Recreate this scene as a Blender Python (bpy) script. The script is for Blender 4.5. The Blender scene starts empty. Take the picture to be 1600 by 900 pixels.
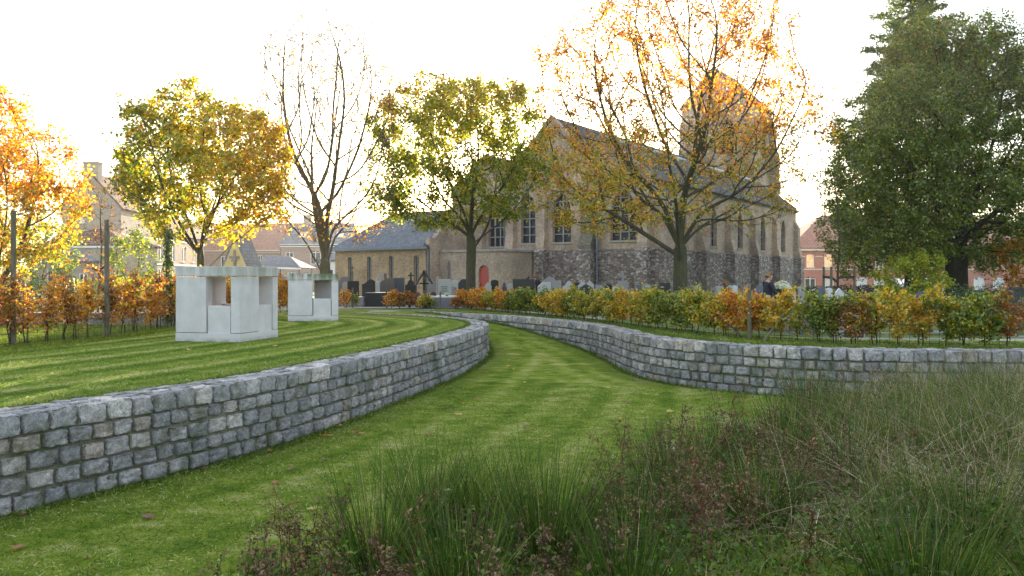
import bpy, math, random
import numpy as np
from math import pi, sin, cos, radians, sqrt

SC = bpy.context.scene
COL = SC.collection
random.seed(7)
EYE = 1.2            # camera height above the upper lawns
F = 1250.0           # focal length in pixels of the 1600 px wide photograph
HZ = 435.0           # horizon row

# ------------------------------------------------------------------ helpers
ORG = {}

def tag(o, label=None, cat=None, group=None, kind=None):
    if label: o['label'] = label
    if cat: o['category'] = cat
    if group: o['group'] = group
    if kind: o['kind'] = kind
    return o

def thing(name, label, cat, loc=(0, 0, 0), rz=0.0, group=None):
    o = bpy.data.objects.new(name, None)
    COL.objects.link(o)
    o.empty_display_size = 0.2
    o.location = loc
    o.rotation_euler = (0, 0, rz)
    ORG[o.name] = np.array(loc, float)
    return tag(o, label, cat, group)

def link_mesh(name, me, mat, parent=None, loc=None):
    o = bpy.data.objects.new(name, me)
    COL.objects.link(o)
    mats = mat if isinstance(mat, (list, tuple)) else [mat]
    for m in mats:
        me.materials.append(m)
    if parent is not None:
        o.parent = parent
        ORG[o.name] = ORG[parent.name]
    else:
        l = np.array(loc if loc is not None else (0, 0, 0), float)
        o.location = l
        ORG[o.name] = l
    return o

def auto_uv(me):
    uvl = me.uv_layers.new(name='UVMap')
    n = len(me.loops)
    out = np.zeros((n, 2))
    vs = np.zeros(len(me.vertices) * 3); me.vertices.foreach_get('co', vs); vs = vs.reshape(-1, 3)
    for p in me.polygons:
        nx, ny, nz = p.normal
        h = sqrt(nx * nx + ny * ny)
        if h < 0.08:
            t = np.array([1., 0, 0]); b = np.array([0, 1., 0])
        else:
            t = np.array([-ny / h, nx / h, 0]); b = np.cross([nx, ny, nz], t)
        for li in p.loop_indices:
            v = vs[me.loops[li].vertex_index]
            out[li] = (v @ t, v @ b)
    uvl.data.foreach_set('uv', out.ravel())

def fast_mesh(name, verts, faces, mat, parent=None, loc=None, col=None, smooth=False, local=False, uv=False):
    """verts (N,3) in world space, faces (M,k) int array with k = 3 or 4"""
    verts = np.asarray(verts, float)
    faces = np.asarray(faces, np.int32)
    if not local:
        off = ORG[parent.name] if parent is not None else np.array(loc if loc is not None else (0, 0, 0), float)
        verts = verts - off
    me = bpy.data.meshes.new(name)
    k = faces.shape[1]
    me.vertices.add(len(verts)); me.vertices.foreach_set('co', verts.ravel())
    me.loops.add(faces.size); me.loops.foreach_set('vertex_index', faces.ravel())
    me.polygons.add(len(faces))
    me.polygons.foreach_set('loop_start', np.arange(0, faces.size, k, dtype=np.int32))
    if smooth:
        me.polygons.foreach_set('use_smooth', np.ones(len(faces), bool))
    me.update(calc_edges=True)
    if col is not None:
        a = me.attributes.new('col', 'FLOAT_COLOR', 'POINT')
        c = np.ones((len(verts), 4)); c[:, :3] = col
        a.data.foreach_set('color', c.ravel())
    if uv: auto_uv(me)
    return link_mesh(name, me, mat, parent, loc)

class MB:
    """collects polygons, builds ONE mesh object"""
    def __init__(self): self.v = []; self.f = []
    def add(self, vs, fs):
        n = len(self.v); self.v += [tuple(map(float, p)) for p in vs]; self.f += [tuple(i + n for i in f) for f in fs]
        return self
    def box(self, c, s, rz=0.0):
        cx, cy, cz = c; hx, hy, hz = s[0] / 2, s[1] / 2, s[2] / 2
        vs = []
        for z in (-hz, hz):
            for x, y in ((-hx, -hy), (hx, -hy), (hx, hy), (-hx, hy)):
                vs.append((cx + x * cos(rz) - y * sin(rz), cy + x * sin(rz) + y * cos(rz), cz + z))
        return self.add(vs, [(3, 2, 1, 0), (4, 5, 6, 7), (0, 1, 5, 4), (1, 2, 6, 5), (2, 3, 7, 6), (3, 0, 4, 7)])
    def prism(self, poly, o, a, b, w, length):
        """poly: 2D points in axes a,b from o, extruded along w by length (centred)"""
        o, a, b, w = (np.array(q, float) for q in (o, a, b, w))
        n = len(poly)
        p0 = [o + a * x + b * y - w * length / 2 for x, y in poly]
        p1 = [o + a * x + b * y + w * length / 2 for x, y in poly]
        fs = [tuple(range(n))[::-1], tuple(range(n, 2 * n))]
        fs += [(i, (i + 1) % n, n + (i + 1) % n, n + i) for i in range(n)]
        return self.add(p0 + p1, fs)
    def slab(self, q, th):
        """four (or three) corner points, thickened along its normal (downwards)"""
        q = [np.array(p, float) for p in q]
        n = np.cross(q[1] - q[0], q[-1] - q[0]); n /= np.linalg.norm(n)
        if n[2] < 0: q = q[::-1]; n = -n
        k = len(q); lo = [p - n * th for p in q]
        fs = [tuple(range(k)), tuple(range(k, 2 * k))[::-1]] + [(i, k + i, k + (i + 1) % k, (i + 1) % k) for i in range(k)]
        return self.add(q + lo, fs)
    def tube(self, pts, r, sides=8):
        rr = r if hasattr(r, '__len__') else [r] * len(pts)
        v, f = tubes([(np.array(pts, float), np.array(rr, float))], sides)
        return self.add(v, f)
    def disc_poly(self, pts):
        return self.add(pts, [tuple(range(len(pts)))])
    def build(self, name, mat, parent=None, loc=None, local=False, smooth=False, uv=True, bevel=0):
        off = np.zeros(3)
        if not local:
            off = ORG[parent.name] if parent is not None else np.array(loc if loc is not None else (0, 0, 0), float)
        me = bpy.data.meshes.new(name)
        me.from_pydata([tuple(np.array(p) - off) for p in self.v], [], self.f)
        import bmesh
        bm = bmesh.new(); bm.from_mesh(me)
        bmesh.ops.recalc_face_normals(bm, faces=bm.faces)
        if bevel:
            bmesh.ops.bevel(bm, geom=[e for e in bm.edges if e.calc_face_angle(0) > 0.5], offset=bevel, segments=2, affect='EDGES', profile=0.5)
        bm.to_mesh(me); bm.free()
        if smooth:
            me.polygons.foreach_set('use_smooth', np.ones(len(me.polygons), bool))
        me.update()
        if uv: auto_uv(me)
        return link_mesh(name, me, mat, parent, loc)

def tubes(polys, sides):
    V = []; Fc = []; n0 = 0
    ang = np.arange(sides) * 2 * pi / sides
    ca, sa = np.cos(ang), np.sin(ang)
    for pts, rad in polys:
        n = len(pts)
        t = np.gradient(pts, axis=0)
        t /= np.linalg.norm(t, axis=1)[:, None] + 1e-9
        ref = np.array([0.31, 0.95, 0.05]) if abs(t[0][2]) > 0.8 else np.array([0.05, 0.1, 1.0])
        a = np.cross(t, ref); a /= np.linalg.norm(a, axis=1)[:, None] + 1e-9
        b = np.cross(t, a)
        ring = pts[:, None, :] + (a[:, None, :] * ca[None, :, None] + b[:, None, :] * sa[None, :, None]) * rad[:, None, None]
        V.append(ring.reshape(-1, 3))
        i = np.arange(n - 1)[:, None] * sides + np.arange(sides)[None, :]
        j = np.arange(n - 1)[:, None] * sides + (np.arange(sides)[None, :] + 1) % sides
        Fc.append(np.stack([i, j, j + sides, i + sides], -1).reshape(-1, 4) + n0)
        n0 += n * sides
    return np.concatenate(V), np.concatenate(Fc)

def at(x, y, d):
    """the point d metres ahead of the camera seen at photograph pixel x, y"""
    return np.array([(x - 800) / F * d, d, EYE - (y - HZ) / F * d])

def unit(v): return v / (np.linalg.norm(v, axis=-1, keepdims=True) + 1e-9)

def smooth(a, b, x):
    t = np.clip((x - a) / (b - a), 0, 1); return t * t * (3 - 2 * t)

def leaves(cent, size, rng, tilt=0.8, fold=0.25, outward=None, aspect=0.7):
    """rhombus leaves, four vertices and one folded quad each"""
    n = len(cent)
    nor = rng.normal(size=(n, 3)); nor[:, 2] = np.abs(nor[:, 2]) * tilt + 0.15
    if outward is not None: nor += outward
    nor = unit(nor)
    d = unit(np.cross(nor, rng.normal(size=(n, 3))))
    s = np.cross(nor, d)
    L = (size * rng.uniform(0.65, 1.25, n))[:, None]
    W = L * aspect * 0.5
    base = cent - d * L * 0.5; tip = cent + d * L * 0.5 - nor * L * fold * rng.uniform(0, 1, (n, 1))
    up = nor * L * fold * 0.5
    lf = cent + s * W + up; rt = cent - s * W + up
    V = np.stack([base, rt, tip, lf], 1).reshape(-1, 3)
    Fc = np.arange(4 * n).reshape(-1, 4)
    return V, Fc

def blades(base, d, length, width, bend, rng, nseg=4):
    """tapering bent strips"""
    n = len(base)
    s = np.linspace(0, 1, nseg + 1)[None, :, None]
    pos = base[:, None, :] + d[:, None, :] * length[:, None, None] * s + bend[:, None, :] * length[:, None, None] * s ** 2
    side = unit(np.cross(d, rng.normal(size=(n, 3))))
    w = width[:, None, None] * (1 - s ** 1.6 * 0.93) * 0.5
    V = np.stack([pos - side[:, None, :] * w, pos + side[:, None, :] * w], 2).reshape(n, -1, 3)
    m = 2 * (nseg + 1)
    k = np.arange(nseg) * 2
    fq = np.stack([k, k + 1, k + 3, k + 2], -1)
    Fc = (fq[None] + (np.arange(n) * m)[:, None, None]).reshape(-1, 4)
    return V.reshape(-1, 3), Fc, m

def pick(rng, n, pal, wts, jit=0.18):
    pal = np.array(pal, float); w = np.array(wts, float); w /= w.sum()
    c = pal[rng.choice(len(pal), n, p=w)]
    return np.clip(c * (1 + rng.normal(size=(n, 1)) * jit) * (1 + rng.normal(size=(n, 3)) * 0.06), 0.003, 0.9)

# ------------------------------------------------------------------ materials
def new_mat(name):
    m = bpy.data.materials.new(name); m.use_nodes = True
    nt = m.node_tree; b = nt.nodes['Principled BSDF']
    return m, nt, b

def N(nt, typ, ins=None, **props):
    n = nt.nodes.new(typ)
    for k, v in props.items(): setattr(n, k, v)
    for k, v in (ins or {}).items():
        s = n.inputs[k]
        if hasattr(v, 'is_output') or isinstance(v, bpy.types.NodeSocket): nt.links.new(v, s)
        else: s.default_value = v
    return n

def rgb(c): return (c[0], c[1], c[2], 1.0)

def noise(nt, vec, scale, detail=6, rough=0.6, dist=0.0):
    return N(nt, 'ShaderNodeTexNoise', {'Vector': vec, 'Scale': scale, 'Detail': detail, 'Roughness': rough, 'Distortion': dist}).outputs['Fac']

def ramp(nt, fac, stops):
    r = N(nt, 'ShaderNodeValToRGB', {'Fac': fac})
    e = r.color_ramp.elements
    while len(e) < len(stops): e.new(0.5)
    for q, (p, c) in zip(e, stops):
        q.position = p; q.color = rgb(c) if hasattr(c, '__len__') else (c, c, c, 1)
    return r.outputs['Color']

def mix(nt, fac, a, b, mode='MIX'):
    m = N(nt, 'ShaderNodeMix', data_type='RGBA', blend_type=mode)
    for s, v in ((m.inputs[0], fac), (m.inputs[6], a), (m.inputs[7], b)):
        if isinstance(v, bpy.types.NodeSocket): nt.links.new(v, s)
        elif hasattr(v, '__len__'): s.default_value = rgb(v)
        else: s.default_value = v
    return m.outputs[2]

def mth(nt, op, a, b=0.0, clamp=False):
    m = N(nt, 'ShaderNodeMath', operation=op, use_clamp=clamp)
    for s, v in ((m.inputs[0], a), (m.inputs[1], b)):
        if isinstance(v, bpy.types.NodeSocket): nt.links.new(v, s)
        else: s.default_value = v
    return m.outputs[0]

def bump(nt, b, h, strength=0.3, dist=0.02):
    n = N(nt, 'ShaderNodeBump', {'Height': h, 'Strength': strength, 'Distance': dist})
    nt.links.new(n.outputs['Normal'], b.inputs['Normal'])

def coords(nt): return N(nt, 'ShaderNodeTexCoord').outputs
def attr(nt, name): return N(nt, 'ShaderNodeAttribute', attribute_name=name).outputs

def mat_plain(name, c, rough=0.7, var=0.15, scale=6.0, metal=0.0, bmp=0.15):
    m, nt, b = new_mat(name)
    o = coords(nt)['Object']
    f = noise(nt, o, scale, 8, 0.65)
    f2 = noise(nt, o, scale * 0.17, 3)
    k = mth(nt, 'ADD', mth(nt, 'MULTIPLY', f, 0.6), mth(nt, 'MULTIPLY', f2, 0.4))
    c = np.array(c)
    colr = ramp(nt, k, [(0.3, c * (1 - var * 1.6)), (0.7, np.clip(c * (1 + var * 1.6), 0, 0.95))])
    nt.links.new(colr, b.inputs['Base Color'])
    b.inputs['Roughness'].default_value = rough; b.inputs['Metallic'].default_value = metal
    if bmp: bump(nt, b, f, bmp, 0.01)
    return m

def mat_foliage(name, trans=0.45, rough=0.45, gloss=0.06, boost=1.25):
    m = bpy.data.materials.new(name); m.use_nodes = True; nt = m.node_tree
    for n in list(nt.nodes): nt.nodes.remove(n)
    c = attr(nt, 'col')['Color']
    d = N(nt, 'ShaderNodeBsdfDiffuse', {'Color': c})
    tcol = mix(nt, 1.0, c, (boost * 1.05, boost, boost * 0.6), 'MULTIPLY')
    t = N(nt, 'ShaderNodeBsdfTranslucent', {'Color': tcol})
    g = N(nt, 'ShaderNodeBsdfGlossy', {'Color': (1, 1, 1, 1), 'Roughness': rough})
    m1 = N(nt, 'ShaderNodeMixShader', {0: trans, 1: d.outputs[0], 2: t.outputs[0]})
    m2 = N(nt, 'ShaderNodeMixShader', {0: gloss, 1: m1.outputs[0], 2: g.outputs[0]})
    o = N(nt, 'ShaderNodeOutputMaterial', {'Surface': m2.outputs[0]})
    return m

def mat_brick(name, c1, c2, mortar, moss=0.0, patch=0.5, bw=0.22, bh=0.075):
    m, nt, b = new_mat(name)
    co = coords(nt); uv = co['UV']; ob = co['Object']
    br = N(nt, 'ShaderNodeTexBrick', {'Vector': uv, 'Color1': rgb(c1), 'Color2': rgb(c2), 'Mortar': rgb(mortar), 'Scale': 1.0,
           'Mortar Size': 0.008, 'Mortar Smooth': 0.3, 'Bias': -0.2, 'Brick Width': bw, 'Row Height': bh})
    base = br.outputs['Color']
    n1 = noise(nt, ob, 0.55, 5, 0.6); n2 = noise(nt, ob, 7.0, 5, 0.7); n3 = noise(nt, ob, 0.22, 4, 0.6)
    base = mix(nt, patch, base, ramp(nt, n1, [(0.3, (0.55, 0.50, 0.48)), (0.5, (1, 1, 1)), (0.72, (1.5, 1.35, 1.2))]), 'MULTIPLY')
    base = mix(nt, 0.8, base, ramp(nt, n2, [(0.3, (0.6, 0.58, 0.58)), (0.7, (1.4, 1.38, 1.35))]), 'MULTIPLY')
    if moss:
        base = mix(nt, mth(nt, 'MULTIPLY', ramp(nt, n3, [(0.52, 0.0), (0.7, 1.0)]), moss), base, (0.07, 0.085, 0.05))
    nt.links.new(base, b.inputs['Base Color'])
    b.inputs['Roughness'].default_value = 0.9
    bump(nt, b, mth(nt, 'ADD', br.outputs['Fac'], mth(nt, 'MULTIPLY', n2, -1.0)), -0.35, 0.015)
    return m

def mat_rubble(name):
    m, nt, b = new_mat(name)
    co = coords(nt); uv = co['UV']; ob = co['Object']
    mp = N(nt, 'ShaderNodeMapping', {'Vector': uv, 'Scale': (4.6, 8.5, 1)})
    wob = N(nt, 'ShaderNodeVectorMath', {0: mp.outputs[0], 1: N(nt, 'ShaderNodeTexNoise', {'Vector': uv, 'Scale': 1.5, 'Detail': 3}).outputs['Color']}, operation='ADD')
    v = N(nt, 'ShaderNodeTexVoronoi', {'Vector': wob.outputs[0], 'Scale': 1.0, 'Randomness': 0.85}, voronoi_dimensions='2D')
    e = N(nt, 'ShaderNodeTexVoronoi', {'Vector': wob.outputs[0], 'Scale': 1.0, 'Randomness': 0.85}, voronoi_dimensions='2D', feature='DISTANCE_TO_EDGE')
    sep = N(nt, 'ShaderNodeSeparateColor', {'Color': v.outputs['Color']})
    n1 = noise(nt, ob, 0.35, 4, 0.6)
    k = mth(nt, 'ADD', sep.outputs[0], mth(nt, 'MULTIPLY', mth(nt, 'SUBTRACT', n1, 0.5), 0.8))
    st = ramp(nt, k, [(0.0, (0.15, 0.12, 0.10)), (0.35, (0.24, 0.19, 0.16)), (0.65, (0.32, 0.265, 0.23)), (0.85, (0.42, 0.37, 0.335)), (1.0, (0.54, 0.50, 0.47))])
    st = mix(nt, ramp(nt, e.outputs['Distance'], [(0.02, 1.0), (0.10, 0.0)]), st, (0.14, 0.12, 0.11))
    st = mix(nt, 0.7, st, ramp(nt, noise(nt, ob, 9, 4), [(0.3, (0.6, 0.6, 0.6)), (0.7, (1.35, 1.35, 1.35))]), 'MULTIPLY')
    nt.links.new(st, b.inputs['Base Color']); b.inputs['Roughness'].default_value = 0.92
    bump(nt, b, ramp(nt, e.outputs['Distance'], [(0.0, 0.0), (0.2, 1.0)]), 0.6, 0.05)
    return m

def mat_tiles(name, c1, c2, dark, w=0.25, h=0.22, moss=(0.10, 0.10, 0.06), mossamt=0.4, rough=0.9):
    m, nt, b = new_mat(name)
    co = coords(nt); uv = co['UV']; ob = co['Object']
    br = N(nt, 'ShaderNodeTexBrick', {'Vector': uv, 'Color1': rgb(c1), 'Color2': rgb(c2), 'Mortar': rgb(dark), 'Scale': 1.0,
           'Mortar Size': 0.012, 'Mortar Smooth': 0.5, 'Brick Width': w, 'Row Height': h})
    n1 = noise(nt, ob, 0.5, 6, 0.65); n2 = noise(nt, ob, 5, 5, 0.7)
    base = mix(nt, 0.8, br.outputs['Color'], ramp(nt, n2, [(0.3, (0.65, 0.65, 0.65)), (0.7, (1.35, 1.35, 1.35))]), 'MULTIPLY')
    base = mix(nt, mth(nt, 'MULTIPLY', ramp(nt, n1, [(0.5, 0.0), (0.72, 1.0)]), mossamt), base, moss)
    nt.links.new(base, b.inputs['Base Color']); b.inputs['Roughness'].default_value = rough; b.inputs['Specular IOR Level'].default_value = 0.12
    bump(nt, b, mth(nt, 'ADD', br.outputs['Fac'], mth(nt, 'MULTIPLY', n2, -0.6)), -0.4, 0.02)
    return m

def mat_bark(name, c1, c2, moss, mossamt=0.5):
    m, nt, b = new_mat(name)
    ob = coords(nt)['Object']
    mp = N(nt, 'ShaderNodeMapping', {'Vector': ob, 'Scale': (1, 1, 0.25)}).outputs[0]
    n1 = noise(nt, mp, 18, 8, 0.7); n2 = noise(nt, ob, 1.3, 4)
    c = ramp(nt, n1, [(0.35, c1), (0.65, c2)])
    c = mix(nt, mth(nt, 'MULTIPLY', ramp(nt, n2, [(0.35, 0.0), (0.65, 1.0)]), mossamt), c, moss)
    nt.links.new(c, b.inputs['Base Color']); b.inputs['Roughness'].default_value = 0.95
    bump(nt, b, n1, 0.6, 0.03)
    return m

M = {}
M['brick'] = mat_brick('church brick', (0.44, 0.335, 0.25), (0.33, 0.24, 0.18), (0.40, 0.35, 0.30), moss=0.30, patch=0.75)
M['brick_yellow'] = mat_brick('yellow brick', (0.42, 0.29, 0.16), (0.30, 0.19, 0.11), (0.36, 0.31, 0.25), moss=0.1, patch=0.55)
M['brick_pink'] = mat_brick('pink brick', (0.40, 0.28, 0.23), (0.33, 0.22, 0.18), (0.38, 0.34, 0.31), patch=0.2)
M['brick_beige'] = mat_brick('beige brick', (0.38, 0.31, 0.23), (0.30, 0.24, 0.17), (0.38, 0.34, 0.30), patch=0.3)
M['brick_red'] = mat_brick('red brick', (0.42, 0.17, 0.12), (0.35, 0.14, 0.10), (0.36, 0.25, 0.21), patch=0.2)
M['rubble'] = mat_rubble('rubble masonry')
M['slate'] = mat_tiles('blue slate', (0.20, 0.205, 0.22), (0.15, 0.155, 0.17), (0.08, 0.08, 0.09), mossamt=0.25)
M['slate_warm'] = mat_tiles('church slate', (0.15, 0.135, 0.13), (0.10, 0.09, 0.09), (0.05, 0.05, 0.05), moss=(0.13, 0.11, 0.08), mossamt=0.6)
M['tile_red'] = mat_tiles('red roof tile', (0.37, 0.20, 0.15), (0.31, 0.16, 0.12), (0.17, 0.09, 0.07), mossamt=0.25)
M['tile_brown'] = mat_tiles('brown roof tile', (0.17, 0.09, 0.07), (0.13, 0.07, 0.055), (0.06, 0.035, 0.03), mossamt=0.3)
M['bark'] = mat_bark('mossy bark', (0.035, 0.03, 0.022), (0.11, 0.095, 0.065), (0.085, 0.09, 0.035), 0.75)
M['bark_dark'] = mat_bark('dark bark', (0.02, 0.016, 0.012), (0.07, 0.055, 0.04), (0.05, 0.05, 0.025), 0.4)
M['bark_pale'] = mat_bark('pale bark', (0.07, 0.058, 0.042), (0.19, 0.155, 0.11), (0.13, 0.12, 0.06), 0.5)
M['leaf'] = mat_foliage('autumn leaf', 0.56, boost=1.45)
M['leaf_hedge'] = mat_foliage('hedge leaf', 0.48, boost=1.4)
M['leaf_dark'] = mat_foliage('dark leaf', 0.42, boost=1.4)
M['grass'] = mat_foliage('grass blade', 0.30, 0.5, 0.02, 1.1)
M['dry'] = mat_foliage('dry weed', 0.25, 0.6, 0.01, 1.0)
M['white'] = mat_plain('white paint', (0.72, 0.72, 0.71), 0.5, 0.06)
M['cream'] = mat_plain('cream stone', (0.60, 0.54, 0.44), 0.7, 0.1)
M['sill'] = mat_plain('weathered stone', (0.33, 0.30, 0.26), 0.85, 0.25, 9)
M['lead'] = mat_plain('lead pipe', (0.16, 0.19, 0.23), 0.5, 0.15, 5, 0.2)
M['iron'] = mat_plain('dark iron', (0.03, 0.03, 0.032), 0.5, 0.1, 9, 0.3)
M['reddoor'] = mat_plain('red painted door', (0.38, 0.06, 0.04), 0.45, 0.12)
M['post'] = mat_bark('weathered post', (0.10, 0.08, 0.055), (0.22, 0.18, 0.13), (0.10, 0.11, 0.05), 0.5)
M['rubber'] = mat_plain('black rubber belt', (0.018, 0.018, 0.02), 0.6, 0.1)
M['yellow'] = mat_plain('yellow plaster', (0.62, 0.45, 0.19), 0.85, 0.1, 2)
M['white_wall'] = mat_plain('white plaster', (0.66, 0.65, 0.64), 0.85, 0.08, 2)
M['oldwood'] = mat_plain('grey wood', (0.20, 0.16, 0.13), 0.8, 0.25, 12)
M['skin'] = mat_plain('skin', (0.55, 0.32, 0.23), 0.5, 0.05, 20)
M['hair'] = mat_plain('light brown hair', (0.22, 0.12, 0.055), 0.6, 0.25, 40)
M['hair_dark'] = mat_plain('dark hair', (0.04, 0.028, 0.02), 0.6, 0.25, 40)
M['navy'] = mat_plain('dark navy cloth', (0.022, 0.022, 0.032), 0.85, 0.2, 25)
M['jeans'] = mat_plain('blue jeans', (0.05, 0.07, 0.16), 0.85, 0.2, 25)
M['browncloth'] = mat_plain('brown cloth', (0.10, 0.055, 0.05), 0.85, 0.2, 25)
M['shoe'] = mat_plain('black leather', (0.02, 0.02, 0.02), 0.45, 0.1)
M['greenfence'] = mat_plain('dark green mesh', (0.025, 0.045, 0.035), 0.6, 0.2, 30)
M['carwhite'] = mat_plain('white car paint', (0.75, 0.75, 0.74), 0.25, 0.03)
M['tyre'] = mat_plain('tyre', (0.02, 0.02, 0.02), 0.8, 0.1)

def mat_glass(name, c, rough=0.12):
    m, nt, b = new_mat(name)
    ob = coords(nt)['Object']
    f = N(nt, 'ShaderNodeTexVoronoi', {'Vector': ob, 'Scale': 3.0})
    col = ramp(nt, N(nt, 'ShaderNodeSeparateColor', {'Color': f.outputs['Color']}).outputs[0], [(0.0, np.array(c) * 0.6), (1.0, np.array(c) * 1.6)])
    nt.links.new(col, b.inputs['Base Color']); b.inputs['Roughness'].default_value = rough
    bump(nt, b, noise(nt, ob, 4, 2), 0.15, 0.02)
    return m
M['glass'] = mat_glass('dark window glass', (0.03, 0.034, 0.042), 0.3)
M['leaded'] = mat_glass('leaded glass', (0.022, 0.024, 0.034), 0.5)

def mat_litwin():
    m, nt, b = new_mat('lit window'); ob = coords(nt)['Object']
    n = noise(nt, ob, 1.8, 3)
    c = ramp(nt, n, [(0.35, (0.75, 0.36, 0.10)), (0.65, (0.95, 0.62, 0.28))])
    nt.links.new(c, b.inputs['Base Color']); nt.links.new(c, b.inputs['Emission Color'])
    b.inputs['Emission Strength'].default_value = 0.10; b.inputs['Roughness'].default_value = 0.3
    return m
M['litwin'] = mat_litwin()

def mat_granite(name, base, var, rough=0.35):
    m, nt, b = new_mat(name); ob = coords(nt)['Object']
    n1 = noise(nt, ob, 45, 4, 0.8); n2 = noise(nt, ob, 1.6, 4)
    c = np.array(base)
    col = ramp(nt, mth(nt, 'ADD', mth(nt, 'MULTIPLY', n1, 0.7), mth(nt, 'MULTIPLY', n2, 0.3)), [(0.3, c * (1 - var)), (0.7, c * (1 + var))])
    nt.links.new(col, b.inputs['Base Color']); b.inputs['Roughness'].default_value = rough
    return m
M['g_black'] = mat_granite('black granite', (0.018, 0.018, 0.022), 0.5, 0.3)
M['g_grey'] = mat_granite('grey granite', (0.30, 0.30, 0.33), 0.3)
M['g_light'] = mat_granite('light granite', (0.52, 0.52, 0.54), 0.2)
M['g_blue'] = mat_granite('blue grey granite', (0.10, 0.11, 0.15), 0.35)
M['g_pink'] = mat_granite('pinkish granite', (0.40, 0.33, 0.31), 0.25)
M['g_brown'] = mat_granite('brown grey granite', (0.13, 0.11, 0.10), 0.35)
M['g_violet'] = mat_granite('violet grey granite', (0.17, 0.16, 0.20), 0.35)

def mat_concrete():
    m, nt, b = new_mat('pale concrete'); co = coords(nt); ob = co['Object']
    n1 = noise(nt, ob, 3.0, 6, 0.6); n2 = noise(nt, ob, 60, 3, 0.7)
    str_ = noise(nt, N(nt, 'ShaderNodeMapping', {'Vector': ob, 'Scale': (3.2, 3.2, 0.5)}).outputs[0], 1.0, 4)
    c = ramp(nt, mth(nt, 'ADD', mth(nt, 'MULTIPLY', n1, 0.7), mth(nt, 'MULTIPLY', n2, 0.3)), [(0.3, (0.52, 0.485, 0.485)), (0.7, (0.69, 0.65, 0.65))])
    z = N(nt, 'ShaderNodeSeparateXYZ', {'Vector': ob}).outputs['Z']
    x = N(nt, 'ShaderNodeSeparateXYZ', {'Vector': ob}).outputs['X']
    top = N(nt, 'ShaderNodeMapRange', {'Value': z, 'From Min': 1.05, 'From Max': 1.36}).outputs[0]
    mossf = mth(nt, 'MULTIPLY', top, ramp(nt, str_, [(0.40, 0.0), (0.60, 0.8)]))
    c = mix(nt, mth(nt, 'MULTIPLY', mossf, attr(nt, 'moss')['Fac'], True), c, (0.13, 0.155, 0.065))
    low = N(nt, 'ShaderNodeMapRange', {'Value': z, 'From Min': 0.09, 'From Max': 0.0}).outputs[0]
    c = mix(nt, mth(nt, 'MULTIPLY', low, ramp(nt, n1, [(0.4, 0.0), (0.6, 0.8)])), c, (0.14, 0.14, 0.085))
    c = mix(nt, mth(nt, 'MULTIPLY', ramp(nt, str_, [(0.5, 0.0), (0.75, 0.35)]), 0.8), c, (0.40, 0.39, 0.38))
    nt.links.new(c, b.inputs['Base Color']); b.inputs['Roughness'].default_value = 0.9
    bump(nt, b, n2, 0.12, 0.01)
    return m
M['concrete'] = mat_concrete()

def mat_sett():
    m, nt, b = new_mat('rough granite sett'); co = coords(nt); ob = co['Object']
    c = attr(nt, 'col')['Color']
    n1 = noise(nt, ob, 22, 7, 0.72, 0.6); n2 = noise(nt, ob, 95, 4, 0.7); n3 = noise(nt, ob, 5.5, 6, 0.7); n4 = noise(nt, ob, 1.1, 3)
    col = mix(nt, 0.9, c, ramp(nt, n1, [(0.32, (0.38, 0.39, 0.42)), (0.5, (1, 1, 1)), (0.68, (1.75, 1.7, 1.65))]), 'MULTIPLY')
    col = mix(nt, 0.6, col, ramp(nt, n2, [(0.35, (0.6, 0.6, 0.62)), (0.65, (1.4, 1.4, 1.38))]), 'MULTIPLY')
    col = mix(nt, mth(nt, 'MULTIPLY', ramp(nt, mth(nt, 'ADD', n3, mth(nt, 'MULTIPLY', n4, 0.35)), [(0.66, 0.0), (0.80, 1.0)]), 0.65), col, (0.075, 0.085, 0.03))
    nt.links.new(col, b.inputs['Base Color']); b.inputs['Roughness'].default_value = 0.85
    bump(nt, b, mth(nt, 'ADD', n1, mth(nt, 'MULTIPLY', n2, 0.4)), 0.75, 0.03)
    return m
M['sett'] = mat_sett()

def mat_mortar():
    m, nt, b = new_mat('mossy mortar'); ob = coords(nt)['Object']
    n1 = noise(nt, ob, 2.2, 6, 0.7); n2 = noise(nt, ob, 40, 4, 0.7)
    col = ramp(nt, n1, [(0.35, (0.20, 0.18, 0.14)), (0.52, (0.15, 0.145, 0.09)), (0.64, (0.08, 0.11, 0.025))])
    col = mix(nt, 0.8, col, ramp(nt, n2, [(0.3, (0.55, 0.55, 0.55)), (0.7, (1.4, 1.4, 1.4))]), 'MULTIPLY')
    nt.links.new(col, b.inputs['Base Color']); b.inputs['Roughness'].default_value = 0.95
    bump(nt, b, n2, 0.8, 0.03)
    return m
M['mortar'] = mat_mortar()

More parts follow.
